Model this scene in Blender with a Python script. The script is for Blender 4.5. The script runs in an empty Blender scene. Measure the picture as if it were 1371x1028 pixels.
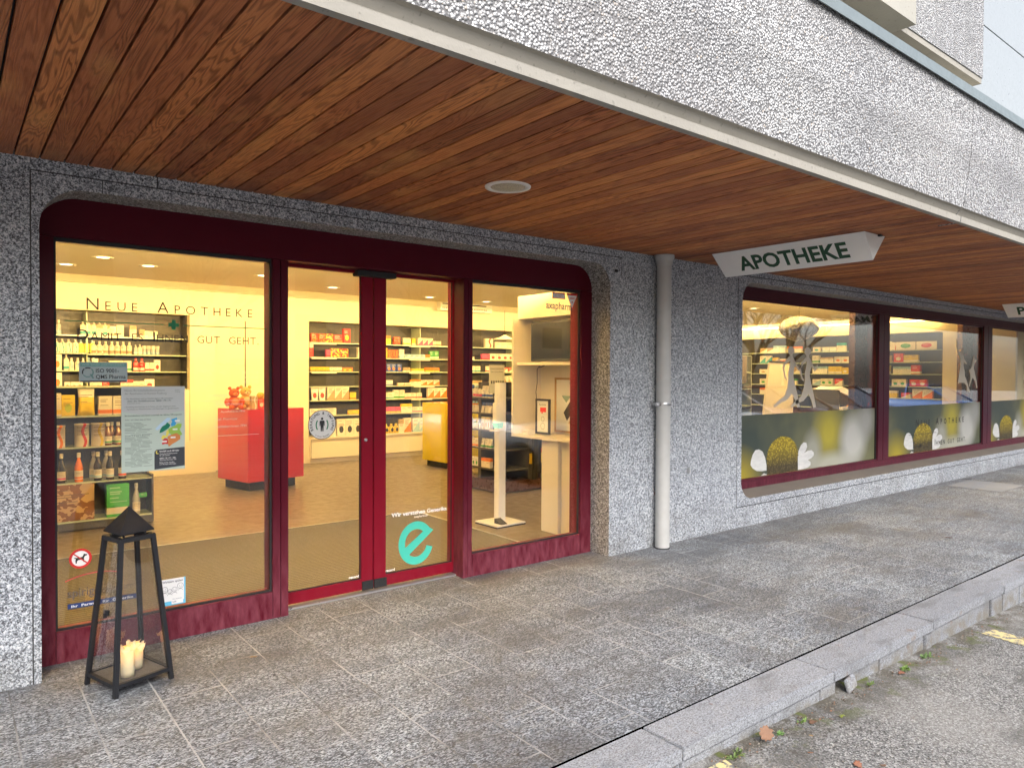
import bpy, bmesh, math, random
from mathutils import Vector, Matrix, noise
random.seed(7)
rad = math.radians
scene = bpy.context.scene
C = scene.collection
# ------------------------------------------------------------------ camera
cd = bpy.data.cameras.new('camera'); cam = bpy.data.objects.new('camera', cd); C.objects.link(cam)
_y, _p, _r = rad(51.6751), rad(-0.91267), rad(0.2493)
_f = Vector((math.cos(_y)*math.cos(_p), math.sin(_y)*math.cos(_p), math.sin(_p)))
_rt = Vector((math.sin(_y), -math.cos(_y), 0)); _u0 = _rt.cross(_f)
_rr = _rt*math.cos(_r)+_u0*math.sin(_r); _uu = -_rt*math.sin(_r)+_u0*math.cos(_r)
mw = Matrix((( _rr.x, _uu.x, -_f.x, 0), (_rr.y, _uu.y, -_f.y, 0), (_rr.z, _uu.z, -_f.z, 1.55), (0, 0, 0, 1)))
cam.matrix_world = mw
cd.sensor_width = 36; cd.lens = 959.195/1371*36; cd.clip_end = 500; cd.clip_start = 0.05
scene.camera = cam
# ------------------------------------------------------------------ world, sun, exposure
SUN_EL, SUN_AZ = 42, 215      # azimuth measured so that light comes from behind-left of the camera
w = bpy.data.worlds.new('World'); scene.world = w; w.use_nodes = True
nt = w.node_tree; bg = nt.nodes['Background']
sky = nt.nodes.new('ShaderNodeTexSky'); sky.sky_type = 'NISHITA'; sky.sun_disc = False
sky.sun_elevation = rad(SUN_EL); sky.sun_rotation = rad(SUN_AZ); sky.air_density = 1.0; sky.dust_density = 4.0; sky.ozone_density = 1.0
hs = nt.nodes.new('ShaderNodeHueSaturation'); hs.inputs['Saturation'].default_value = 0.6
nt.links.new(sky.outputs[0], hs.inputs['Color']); nt.links.new(hs.outputs[0], bg.inputs['Color'])
bg.inputs['Strength'].default_value = 0.15
sd = bpy.data.lights.new('sun', 'SUN'); sun = bpy.data.objects.new('sun', sd); C.objects.link(sun)
sd.energy = 1.05; sd.angle = rad(35); sd.color = (1, 0.985, 0.965)
_az = rad(-112); _el = rad(SUN_EL)
sdir = Vector((math.cos(_el)*math.cos(_az), math.cos(_el)*math.sin(_az), math.sin(_el)))
sun.rotation_euler = sdir.to_track_quat('Z', 'Y').to_euler()
sky.sun_rotation = math.pi/2 - _az
sun['label'] = 'sun'
vs = scene.view_settings; scene.display_settings.display_device = 'sRGB'
vs.view_transform = 'Standard'; vs.look = 'None'; vs.gamma = 1; vs.exposure = 1.35; vs.use_curve_mapping = False
cy = scene.cycles
cy.use_denoising = True; cy.max_bounces = 8; cy.diffuse_bounces = 4; cy.glossy_bounces = 4
cy.transparent_max_bounces = 24; cy.transmission_bounces = 6; cy.sample_clamp_indirect = 6; cy.caustics_reflective = False; cy.caustics_refractive = False
try:
    cy.denoiser = 'OPENIMAGEDENOISE'; cy.denoising_input_passes = 'RGB_ALBEDO_NORMAL'; cy.denoising_prefilter = 'ACCURATE'
except Exception: pass

# ------------------------------------------------------------------ helpers
def new_obj(name, mesh, parent=None):
    o = bpy.data.objects.new(name, mesh); C.objects.link(o)
    if parent is not None: o.parent = parent
    return o
def tag(o, label=None, cat=None, group=None, kind=None):
    if label: o['label'] = label
    if cat: o['category'] = cat
    if group: o['group'] = group
    if kind: o['kind'] = kind
    return o
def empty(name, loc, label, cat, group=None, rz=0):
    o = bpy.data.objects.new(name, None); C.objects.link(o); o.location = loc; o.rotation_euler = (0, 0, rz)
    o.empty_display_size = .1
    return tag(o, label, cat, group)
class MB:
    """collects shapes into one mesh"""
    def __init__(s): s.v = []; s.f = []; s.mi = []; s.sm = []
    def add(s, vs, fs, mi=0, sm=False):
        b = len(s.v); s.v += [tuple(v) for v in vs]
        for f in fs: s.f.append([b+i for i in f]); s.mi.append(mi); s.sm.append(sm)
        return s
    def box(s, x0, x1, y0, y1, z0, z1, mi=0):
        return s.add([(x0,y0,z0),(x1,y0,z0),(x1,y1,z0),(x0,y1,z0),(x0,y0,z1),(x1,y0,z1),(x1,y1,z1),(x0,y1,z1)],
                     [(0,3,2,1),(4,5,6,7),(0,1,5,4),(1,2,6,5),(2,3,7,6),(3,0,4,7)], mi)
    def bev(s, x0, x1, y0, y1, z0, z1, b=.004, mi=0):
        bm = bmesh.new(); bmesh.ops.create_cube(bm, size=1)
        for v in bm.verts: v.co = Vector(((x0+x1)/2+v.co.x*(x1-x0), (y0+y1)/2+v.co.y*(y1-y0), (z0+z1)/2+v.co.z*(z1-z0)))
        bmesh.ops.bevel(bm, geom=bm.edges[:], offset=b, segments=2, affect='EDGES')
        s.bm(bm, mi); return s
    def bm(s, bm, mi=0, sm=False):
        bm.verts.index_update(); s.add([v.co[:] for v in bm.verts], [[v.index for v in f.verts] for f in bm.faces], mi, sm); bm.free(); return s
    def beam(s, a, b, wx, wy, mi=0, up=(0,0,1), w2=None):
        a = Vector(a); b = Vector(b); d = (b-a).normalized(); u = Vector(up)
        if abs(d.dot(u)) > .99: u = Vector((1,0,0))
        x = d.cross(u).normalized(); y = x.cross(d)
        w2 = w2 or 1
        vs = []
        for p, k in ((a, 1), (b, w2)):
            for sx, sy in ((-1,-1),(1,-1),(1,1),(-1,1)): vs.append(p+x*sx*wx/2*k+y*sy*wy/2*k)
        return s.add(vs, [(0,3,2,1),(4,5,6,7),(0,1,5,4),(1,2,6,5),(2,3,7,6),(3,0,4,7)], mi)
    def lathe(s, prof, n=16, c=(0,0,0), mi=0, sm=True, caps=True):
        vs = []
        for r, z in prof:
            for i in range(n):
                a = 2*math.pi*i/n; vs.append((c[0]+r*math.cos(a), c[1]+r*math.sin(a), c[2]+z))
        fs = []
        for k in range(len(prof)-1):
            for i in range(n): fs.append((k*n+i, k*n+(i+1)%n, (k+1)*n+(i+1)%n, (k+1)*n+i))
        s.add(vs, fs, mi, sm)
        if caps:
            b = [vs[i] for i in range(n)]; t = [vs[(len(prof)-1)*n+i] for i in range(n)]
            s.add(b, [tuple(reversed(range(n)))], mi); s.add(t, [tuple(range(n))], mi)
        return s
    def tube(s, pts, r0, r1=None, n=8, mi=0):
        r1 = r0 if r1 is None else r1; pts = [Vector(p) for p in pts]; vs = []; N = len(pts)
        px = None
        for k, p in enumerate(pts):
            d = (pts[min(k+1, N-1)]-pts[max(k-1, 0)]).normalized()
            ref = Vector((0,0,1)) if abs(d.z) < .9 else Vector((1,0,0))
            x = d.cross(ref).normalized(); y = d.cross(x); r = r0+(r1-r0)*k/max(1, N-1)
            for i in range(n):
                a = 2*math.pi*i/n; vs.append(p+x*math.cos(a)*r+y*math.sin(a)*r)
        fs = [(k*n+i, k*n+(i+1)%n, (k+1)*n+(i+1)%n, (k+1)*n+i) for k in range(N-1) for i in range(n)]
        fs += [tuple(range(n)), tuple(reversed(range((N-1)*n, N*n)))]
        return s.add(vs, fs, mi, True)
    def poly(s, pts, fn, t=0, mi=0):
        """flat polygon from 2-D pts via fn(a,b,depth); thickness t"""
        bm = bmesh.new(); vs = [bm.verts.new(Vector((p[0], p[1], 0))) for p in pts]
        es = [bm.edges.new((vs[i], vs[(i+1)%len(vs)])) for i in range(len(vs))]
        bmesh.ops.triangle_fill(bm, edges=es, use_beauty=True, use_dissolve=False, normal=(0,0,1))
        bm.verts.index_update()
        co = [v.co.copy() for v in bm.verts]; fc = [[v.index for v in f.verts] for f in bm.faces]
        bm.free(); n = len(pts)
        s.add([fn(c.x, c.y, 0) for c in co], fc, mi)
        if t:
            s.add([fn(c.x, c.y, t) for c in co], [list(reversed(f)) for f in fc], mi)
            vs2 = [fn(p[0], p[1], 0) for p in pts]+[fn(p[0], p[1], t) for p in pts]
            s.add(vs2, [(i, (i+1)%n, n+(i+1)%n, n+i) for i in range(n)], mi)
        return s
    def mesh(s, name, mats):
        me = bpy.data.meshes.new(name); me.from_pydata(s.v, [], s.f); me.update()
        for m in (mats if isinstance(mats, (list, tuple)) else [mats]): me.materials.append(m)
        me.polygons.foreach_set('material_index', s.mi); me.polygons.foreach_set('use_smooth', s.sm)
        bm = bmesh.new(); bm.from_mesh(me); bmesh.ops.recalc_face_normals(bm, faces=bm.faces[:]) if len(s.f) < 20000 else None
        bm.to_mesh(me); bm.free(); me.update(); return me
    def build(s, name, mats, parent=None): return new_obj(name, s.mesh(name, mats), parent)

# ------------------------------------------------------------------ materials
class G:
    def __init__(s, name, base=(.5,.5,.5), rough=.6, metal=0, spec=None, coat=0):
        s.m = bpy.data.materials.new(name); s.m.use_nodes = True; s.t = s.m.node_tree
        s.b = s.t.nodes['Principled BSDF']; s.out = s.t.nodes['Material Output']
        s.b.inputs['Base Color'].default_value = (*base, 1); s.b.inputs['Roughness'].default_value = rough
        s.b.inputs['Metallic'].default_value = metal
        if spec is not None: s.b.inputs['Specular IOR Level'].default_value = spec
        if coat: s.b.inputs['Coat Weight'].default_value = coat; s.b.inputs['Coat Roughness'].default_value = .08
        s._c = None
    def put(s, sock, v):
        if isinstance(v, bpy.types.NodeSocket): s.t.links.new(v, sock)
        elif isinstance(v, (tuple, list)) and len(v) == 3 and sock.type == 'RGBA': sock.default_value = (*v, 1)
        else: sock.default_value = v
    def n(s, ty, ins={}, **props):
        nd = s.t.nodes.new(ty)
        for k, v in props.items(): setattr(nd, k, v)
        for k, v in ins.items(): s.put(nd.inputs[k], v)
        return nd
    def coord(s, which='Object'):
        if s._c is None: s._c = s.t.nodes.new('ShaderNodeTexCoord')
        return s._c.outputs[which]
    def m2(s, op, a, b=0, c=0, clamp=False):
        nd = s.n('ShaderNodeMath', {0: a, 1: b, 2: c}, operation=op); nd.use_clamp = clamp; return nd.outputs[0]
    def xyz(s, v): return s.n('ShaderNodeSeparateXYZ', {0: v}).outputs
    def mapr(s, v, a, b, c=0., d=1.): return s.n('ShaderNodeMapRange', {0: v, 1: a, 2: b, 3: c, 4: d}).outputs[0]
    def mix(s, fac, a, b, bt='MIX'):
        nd = s.n('ShaderNodeMix', data_type='RGBA', blend_type=bt); s.put(nd.inputs[0], fac); s.put(nd.inputs[6], a); s.put(nd.inputs[7], b); return nd.outputs[2]
    def noise(s, scale, detail=3, vec=None, rough=.55, dist=0):
        nd = s.n('ShaderNodeTexNoise', {'Scale': scale, 'Detail': detail, 'Roughness': rough, 'Distortion': dist}); s.put(nd.inputs['Vector'], vec or s.coord()); return nd.outputs
    def vor(s, scale, vec=None, feature='F1', rnd=1.):
        nd = s.n('ShaderNodeTexVoronoi', {'Scale': scale, 'Randomness': rnd}, feature=feature); s.put(nd.inputs['Vector'], vec or s.coord()); return nd.outputs
    def ramp(s, fac, stops, interp='LINEAR'):
        nd = s.n('ShaderNodeValToRGB', {0: fac}); cr = nd.color_ramp; cr.interpolation = interp
        while len(cr.elements) < len(stops): cr.elements.new(.5)
        for e, (p, c) in zip(cr.elements, stops): e.position = p; e.color = (*c, 1) if len(c) == 3 else c
        return nd.outputs[0]
    def scalevec(s, vec, sc): return s.n('ShaderNodeMapping', {0: vec, 'Scale': sc}).outputs[0]
    def wn(s, val): return s.n('ShaderNodeTexWhiteNoise', {'W': val}, noise_dimensions='1D').outputs
    def base(s, c): s.put(s.b.inputs['Base Color'], c); return s
    def rough(s, c): s.put(s.b.inputs['Roughness'], c); return s
    def bump(s, h, dist=.002, strength=1.):
        nd = s.n('ShaderNodeBump', {'Strength': strength, 'Distance': dist, 'Height': h}); s.put(s.b.inputs['Normal'], nd.outputs[0]); return s
def plain(name, c, rough=.5, metal=0, var=.06, coat=0, bump=0):
    g = G(name, c, rough, metal, coat=coat)
    f = g.noise(9, 4)[0]
    g.base(g.mix(f, tuple(x*(1-var) for x in c), tuple(min(1, x*(1+var)) for x in c)))
    g.rough(g.mapr(g.noise(23, 3)[0], .3, .7, max(0, rough-.08), min(1, rough+.08)))
    if bump: g.bump(g.noise(60, 2)[0], bump)
    return g.m
def emis(name, c, st):
    g = G(name, c, .4); g.put(g.b.inputs['Emission Color'], c); g.b.inputs['Emission Strength'].default_value = st; return g.m
def glassmat(name, tint=(1,1,1), f0=.05, f90=1.0, rough=0.0):
    g = G(name); g.t.nodes.remove(g.b)
    geo = g.t.nodes.new('ShaderNodeNewGeometry')
    d = g.n('ShaderNodeVectorMath', {0: geo.outputs['Incoming'], 1: geo.outputs['Normal']}, operation='DOT_PRODUCT').outputs['Value']
    k = g.m2('POWER', g.m2('SUBTRACT', 1., g.m2('ABSOLUTE', d), clamp=True), 5.)
    F = g.m2('ADD', g.m2('MULTIPLY', k, f90-f0), f0)
    tr = g.n('ShaderNodeBsdfTransparent', {0: tint}); gl = g.n('ShaderNodeBsdfGlossy', {'Color': (1,1,1), 'Roughness': rough})
    mx = g.n('ShaderNodeMixShader'); g.put(mx.inputs[0], F); g.put(mx.inputs[1], tr.outputs[0]); g.put(mx.inputs[2], gl.outputs[0])
    g.t.links.new(mx.outputs[0], g.out.inputs[0]); return g.m

def granite(name, dark=(.04,.042,.05), mid=(.295,.325,.365), light=(.59,.635,.685), tint=None, joints=()):
    g = G(name, mid, .62)
    v1 = g.vor(190)[1]; r1 = g.xyz(v1)[0]
    v2 = g.vor(92)[1]; r2 = g.xyz(v2)[1]
    r3 = g.noise(210, 2)[0]
    f = g.m2('ADD', g.m2('MULTIPLY', r1, .5), g.m2('ADD', g.m2('MULTIPLY', r2, .3), g.m2('MULTIPLY', r3, .2)))
    col = g.ramp(f, [(.20, dark), (.36, tuple(x*.55 for x in mid)), (.50, mid), (.66, light), (.85, (.75,.76,.78))])
    big = g.noise(.9, 5)[0]
    col = g.mix(g.mapr(big, .3, .7), tuple([.86]*3), (1.08,1.06,1.03), 'MIX') if False else col
    col = g.mix(1., col, g.ramp(big, [(.3, (.84,.84,.86)), (.7, (1,.99,.97))]), 'MULTIPLY')
    # rain and splash grime just above the ground
    x, y, z = g.xyz(g.coord())
    gr = g.m2('MULTIPLY', g.mapr(z, .0, .35, 1., 0.), g.mapr(g.noise(3.2, 4)[0], .35, .7))
    col = g.mix(g.m2('MULTIPLY', gr, .6), col, (.09,.085,.075))
    if joints:
        tot = None
        for (ax, c, a0, a1, b) in joints:   # ax: 'x' vertical joint at x=c between z a0..a1 ; 'z' horizontal joint at z=c between x a0..a1
            p, q = (x, z) if ax == 'x' else (z, x)
            m = g.m2('LESS_THAN', g.m2('ABSOLUTE', g.m2('SUBTRACT', p, c)), b)
            m = g.m2('MULTIPLY', m, g.m2('MULTIPLY', g.m2('GREATER_THAN', q, a0), g.m2('LESS_THAN', q, a1)))
            tot = m if tot is None else g.m2('MAXIMUM', tot, m)
        col = g.mix(tot, col, (.03,.03,.032))
        g.bump(g.m2('SUBTRACT', g.m2('MULTIPLY', f, .3), tot), .003)
    else: g.bump(f, .0012)
    g.base(col); return g.m

J = [('x', .33, 0, 2.53, .003), ('z', 2.53, .33, 4.52, .003), ('x', 4.52, 2.38, 2.53, .003), ('x', .90, 2.53, 2.7, .003), ('x', .64, 2.46, 2.53, .002),
     ('z', 2.535, 6.21, 17.6, .004), ('x', 6.21, .2, 2.535, .004), ('z', .205, 6.21, 17.6, .004), ('x', 7.9, -.1, .205, .003), ('x', 13.9, 0, .29, .003),
     ('x', 9.9, .2, .29, .003), ('x', 6.21, 2.535, 2.7, .002), ('x', 4.52, -.1, .5, .002)]
M_granite = granite('granite_cladding', joints=J)
M_reveal = granite('granite_reveal', mid=(.24,.225,.20), light=(.52,.50,.46))
def pebble():
    g = G('washed_pebble_concrete', (.6,.6,.58), .75)
    d = g.vor(84, rnd=1.); d2 = g.vor(70, feature='DISTANCE_TO_EDGE', rnd=.95)
    c = g.xyz(d[1])[0]
    stone = g.ramp(c, [(0., (.24,.245,.25)), (.15, (.42,.425,.43)), (.35, (.54,.55,.56)), (.75, (.63,.64,.65)), (.94, (.70,.70,.70)), (1., (.52,.45,.38))])
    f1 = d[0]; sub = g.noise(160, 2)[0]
    col = g.mix(g.mapr(g.m2('ADD', f1, g.m2('MULTIPLY', sub, .25)), .55, .8), stone, (.15,.15,.155))  # mortar gaps coloured dark to stand in for shade between pebbles
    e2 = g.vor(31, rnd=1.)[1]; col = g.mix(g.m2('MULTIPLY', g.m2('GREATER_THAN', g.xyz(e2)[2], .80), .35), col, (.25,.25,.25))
    x, y, z = g.xyz(g.coord())
    bignoise = g.noise(1.1, 4)[0]
    col = g.mix(1., col, g.ramp(bignoise, [(.3, (.80,.80,.82)), (.65, (1,1,1))]), 'MULTIPLY')
    # rain streaks below the coping
    st = g.noise(5, 4, g.scalevec(g.coord(), (2.5, 1, .25)))[0]
    col = g.mix(g.m2('MULTIPLY', g.mapr(z, 3.12, 3.4, 0., .5), g.mapr(st, .4, .65)), col, (.2,.2,.2))
    band = g.m2('MULTIPLY', g.m2('MULTIPLY', g.mapr(z, 2.82, 2.97, 0., 1.), g.mapr(z, 3.16, 3.02, 0., 1.)), g.mapr(g.noise(2.4, 4)[0], .3, .6, .1, .42)); col = g.mix(band, col, (.20,.20,.205))
    dirt = g.noise(.8, 6, g.scalevec(g.coord(), (1, 1, 3)))[0]
    col = g.mix(g.mapr(dirt, .52, .72, 0., .35), col, (.26,.25,.25))
    g.base(col); g.bump(g.m2('ADD', g.mapr(f1, .75, .1), g.m2('MULTIPLY', c, .5)), .008); return g.m
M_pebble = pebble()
def joint_line(mat): return mat
def concrete(name, c=(.5,.49,.45)):
    g = G(name, c, .8); a = g.noise(2.5, 6)[0]; b = g.noise(40, 4)[0]
    col = g.mix(a, tuple(x*.75 for x in c), tuple(x*1.12 for x in c))
    col = g.mix(g.mapr(b, .62, .7, 0., .5), col, tuple(x*.4 for x in c))
    g.base(col); g.bump(b, .002); return g.m
M_conc = concrete('smooth_concrete', (.31,.295,.26)); M_concg = concrete('grey_concrete', (.36,.35,.31))
def wood():
    g = G('cedar_soffit', (.2,.07,.03), .5, spec=.25)
    x, y, z = g.xyz(g.coord())
    bi = g.m2('FLOOR', g.m2('DIVIDE', g.m2('SUBTRACT', x, .264-.0519*0-50*.1038), .1038))
    rnd = g.wn(bi); r, gg, bb = g.xyz(rnd[1])
    off = g.n('ShaderNodeCombineXYZ', {0: g.m2('MULTIPLY', r, 37.), 1: g.m2('MULTIPLY', gg, 91.), 2: g.m2('MULTIPLY', bb, 17.)}).outputs[0]
    vec = g.n('ShaderNodeVectorMath', {0: g.coord(), 1: off}, operation='ADD').outputs[0]
    warp = g.noise(1.6, 3, g.scalevec(vec, (3, 1, 1)))[0]
    # flat-sawn figure: thin contour bands of a long stretched noise field
    fig = g.noise(1.0, 3, g.scalevec(vec, (10, .75, 1)), .5, .35)[0]
    rings = g.m2('SINE', g.m2('MULTIPLY', fig, 120.))
    ringa = g.mapr(rings, -.2, 1., 0., 1.)
    fine = g.noise(1, 4, g.scalevec(vec, (260, 6, 1)), .6)[0]
    tone = g.ramp(r, [(0., (.30,.096,.044)), (.3, (.50,.170,.064)), (.55, (.42,.136,.054)), (.75, (.59,.215,.074)), (1., (.72,.285,.090))])
    col = g.mix(g.m2('MULTIPLY', ringa, g.mapr(gg, 0., 1., .30, .85)), tone, g.mix(1., tone, (.26,.17,.12), 'MULTIPLY'))
    col = g.mix(g.mapr(fine, .35, .7, 0., .5), col, g.mix(1., col, (.45,.36,.32), 'MULTIPLY'))
    pale = g.noise(1, 4, g.scalevec(vec, (4, 2.2, 1)))[0]
    col = g.mix(g.mapr(pale, .52, .74, 0., .45), col, (.70,.34,.11))
    wea = g.noise(.6, 4)[0]
    col = g.mix(g.mapr(wea, .5, .75, 0., .3), col, (.42,.20,.12))
    # boards darken in noisy patches towards the wall
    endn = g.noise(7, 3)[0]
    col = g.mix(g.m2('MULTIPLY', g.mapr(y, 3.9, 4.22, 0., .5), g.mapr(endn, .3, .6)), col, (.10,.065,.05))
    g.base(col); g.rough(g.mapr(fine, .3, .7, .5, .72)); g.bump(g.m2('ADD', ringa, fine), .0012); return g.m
M_wood = wood()
def paving():
    g = G('gneiss_paving', (.3,.3,.3), .7)
    x, y, z = g.xyz(g.coord())
    u = g.m2('DIVIDE', g.m2('ADD', x, 50*.279-.228), .279); ci = g.m2('FLOOR', u); uf = g.m2('FRACT', u)
    par = g.m2('MODULO', ci, 2.)
    wobble = g.m2('MULTIPLY', g.m2('SUBTRACT', g.wn(ci)[0], .5), .03)
    v = g.m2('DIVIDE', g.m2('ADD', g.m2('ADD', y, 57.-3.81+.5715*0), g.m2('ADD', g.m2('MULTIPLY', par, .287), wobble)), .574)
    vi = g.m2('FLOOR', v); vf = g.m2('FRACT', v)
    jx = g.m2('MINIMUM', uf, g.m2('SUBTRACT', 1., uf)); jy = g.m2('MINIMUM', vf, g.m2('SUBTRACT', 1., vf))
    jn = g.noise(30, 3)[0]
    wj = g.mapr(jn, .3, .7, .002, .0055)
    mx = g.m2('LESS_THAN', g.m2('MULTIPLY', jx, .279), wj); my = g.m2('LESS_THAN', g.m2('MULTIPLY', jy, .574), wj)
    jm = g.m2('MAXIMUM', mx, my)
    tid = g.m2('ADD', g.m2('MULTIPLY', ci, 17.13), g.m2('MULTIPLY', vi, 3.71)); tr, tg, tb = g.xyz(g.wn(tid)[1])
    offv = g.n('ShaderNodeVectorMath', {0: g.coord(), 1: g.n('ShaderNodeCombineXYZ', {0: g.m2('MULTIPLY', tr, 40.), 1: g.m2('MULTIPLY', tg, 40.)}).outputs[0]}, operation='ADD').outputs[0]
    grain = g.vor(190, g.scalevec(offv, (.6, 1, 1)))[1]; gr = g.xyz(grain)[0]
    n2 = g.noise(90, 3, g.scalevec(offv, (.5, 1, 1)))[0]
    f = g.m2('ADD', g.m2('MULTIPLY', gr, .45), g.m2('MULTIPLY', n2, .55))
    col = g.ramp(f, [(.27, (.018,.020,.023)), (.41, (.075,.083,.092)), (.54, (.185,.202,.222)), (.72, (.40,.43,.46))])
    vein = g.noise(1, 5, g.scalevec(offv, (3, 15, 1)), .6, .6)[0]
    col = g.mix(g.mapr(vein, .47, .68, 0., .5), col, (.07,.07,.075))
    col = g.mix(1., col, g.ramp(tr, [(0., (.84,.85,.88)), (.5, (.95,.95,.96)), (1., (1.08,1.08,1.07))]), 'MULTIPLY')
    st = g.noise(1.3, 5)[0]
    col = g.mix(g.mapr(st, .5, .7, 0., .30), col, (.10,.09,.078))
    wet = g.noise(.8, 6, g.scalevec(g.coord(), (1, 1.8, 1)), .6)[0]
    col = g.mix(g.mapr(wet, .5, .66, 0., .62), col, (.05,.05,.053))
    spots = g.vor(9)[0]; col = g.mix(g.mapr(spots, .02, .035, .5, 0.), col, (.05,.045,.04))
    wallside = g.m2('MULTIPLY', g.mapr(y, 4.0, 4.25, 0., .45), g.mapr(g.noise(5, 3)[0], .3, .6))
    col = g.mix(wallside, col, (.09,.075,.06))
    jc = g.mix(g.mapr(g.noise(2, 2)[0], .45, .6), (.33,.335,.335), (.08,.08,.08))
    jvis = g.mapr(g.noise(3.1, 3)[0], .36, .56, .35, 1.)
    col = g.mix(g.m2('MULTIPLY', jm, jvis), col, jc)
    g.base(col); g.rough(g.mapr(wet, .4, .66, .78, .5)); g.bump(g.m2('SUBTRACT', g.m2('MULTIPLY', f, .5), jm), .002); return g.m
M_pave = paving()
def kerbstone():
    g = G('kerb_granite', (.35,.35,.37), .65)
    f = g.m2('ADD', g.m2('MULTIPLY', g.xyz(g.vor(240)[1])[0], .25), g.m2('MULTIPLY', g.noise(150, 3, g.scalevec(g.coord(), (.6, 1, 1)))[0], .75))
    col = g.ramp(f, [(.30, (.09,.095,.105)), (.46, (.20,.21,.23)), (.6, (.285,.30,.325)), (.8, (.40,.41,.44))])
    x, y, z = g.xyz(g.coord()); k = g.wn(g.m2('FLOOR', g.m2('DIVIDE', g.m2('ADD', x, 10*1.236-2.382), 1.236)))[0]
    col = g.mix(1., col, g.ramp(k, [(0., (.85,.85,.86)), (1., (1.05,1.05,1.05))]), 'MULTIPLY')
    st = g.noise(3, 5, g.scalevec(g.coord(), (1, 2.5, 1)))[0]
    col = g.mix(g.mapr(st, .52, .68, 0., .55), col, (.09,.09,.09))
    rust = g.noise(4.3, 4)[0]; col = g.mix(g.mapr(rust, .64, .7, 0., .6), col, (.16,.10,.06))
    low = g.m2('MULTIPLY', g.mapr(z, -.06, -.12, 0., .7), g.mapr(g.noise(14, 4)[0], .4, .6)); col = g.mix(low, col, (.14,.12,.085))
    g.base(col); g.bump(f, .001); return g.m
M_kerb = kerbstone()
def asphalt():
    g = G('asphalt', (.1,.1,.1), .85)
    v = g.vor(130); c = g.xyz(v[1])[0]; v2 = g.xyz(g.vor(260)[1])[1]
    f = g.m2('ADD', g.m2('MULTIPLY', c, .6), g.m2('MULTIPLY', v2, .4))
    col = g.ramp(f, [(.15, (.03,.03,.03)), (.4, (.13,.13,.128)), (.7, (.29,.29,.285)), (.95, (.55,.55,.54))])
    big = g.noise(.9, 5)[0]; col = g.mix(g.mapr(big, .42, .66, 0., .5), col, (.32,.31,.29))
    pt = g.noise(1.7, 3, g.scalevec(g.coord(), (1, 1.5, 1)), .5)[0]; col = g.mix(g.mapr(pt, .54, .62, 0., .62), col, (.085,.083,.08))
    x, y, z = g.xyz(g.coord())
    edge = g.m2('MULTIPLY', g.mapr(y, 1.55, 1.82, 0., .8), g.mapr(g.noise(9, 4)[0], .38, .58)); col = g.mix(edge, col, (.075,.062,.04))
    moss = g.m2('MULTIPLY', g.mapr(y, 1.62, 1.83, 0., 1.), g.mapr(g.noise(6, 4, g.scalevec(g.coord(), (1,1,1)))[0], .56, .62)); col = g.mix(moss, col, (.10,.115,.03))
    g.base(col); g.bump(g.m2('ADD', f, g.mapr(v[0], 0., .6)), .004); return g.m
M_asph = asphalt()
def maroon(name, c, rough=.28, dust=.0):
    g = G(name, c, rough, spec=.2)
    x, y, z = g.xyz(g.coord())
    n1 = g.noise(6, 5)[0]; n2 = g.noise(28, 3, g.scalevec(g.coord(), (1, 1, .3)))[0]
    col = g.mix(n1, tuple(k*.9 for k in c), tuple(k*1.12 for k in c))
    d = g.m2('MULTIPLY', g.mapr(z, .02, .75, 1., 0.), g.mapr(n2, .25, .7)); col = g.mix(g.m2('MULTIPLY', d, dust), col, (.36,.11,.15))
    chip = g.noise(60, 2)[0]; col = g.mix(g.m2('MULTIPLY', g.mapr(chip, .74, .76), g.mapr(z, .15, .3, .8, 0.)), col, (.03,.01,.01))
    g.base(col); g.rough(g.m2('ADD', g.mapr(n1, .3, .7, rough-.01, rough+.03), g.m2('MULTIPLY', d, .3))); return g.m
M_frame = maroon('maroon_paint', (.072,.0025,.010), .34, .38); M_door = maroon('red_door_paint', (.19,.003,.014), .3, .05)
M_frame2 = maroon('window_maroon_paint', (.055,.004,.013), .3, .35)
M_glass = glassmat('shop_glass', (.99,.995,.985), .045, .75)
M_glass2 = glassmat('window_glass', (.98,.99,.98), .14, .95)
M_lglass = glassmat('lantern_glass', (.84,.84,.83), .09, .9)
M_black = plain('black_metal', (.007,.0075,.010), .5, 0, .2)
M_rubber = plain('black_rubber', (.012,.012,.013), .7)
M_white = plain('white_paint', (.78,.77,.74), .4)
M_zinc = plain('zinc_coping', (.20,.235,.24), .45, .35, .15)
M_alu = plain('aluminium', (.55,.55,.56), .35, .8)
M_pipe = plain('pipe_paint', (.42,.42,.41), .45, 0, .15)
M_wallin = plain('cream_wall', (.74,.68,.53), .6, 0, .015)
M_ceil = plain('ceiling_white', (.82,.78,.66), .7, 0, .015)
M_cream = plain('cream_laminate', (.76,.70,.58), .38, 0, .02)
M_dark = plain('dark_shelf_back', (.060,.055,.050), .4, 0, .25)
M_darkg = plain('charcoal_panel', (.05,.05,.055), .4, 0, .2)
M_brown = plain('brown_panel', (.06,.025,.02), .3)
M_steel = plain('brushed_steel', (.5,.5,.5), .3, .9)
M_shelf = G('shelf_glass_edge', (.52,.60,.46), .15).m
M_red = plain('red_lacquer', (.52,.018,.02), .18, 0, .02, .4); M_yel = plain('yellow_lacquer', (.62,.50,.02), .16, 0, .02, .5)
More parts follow.
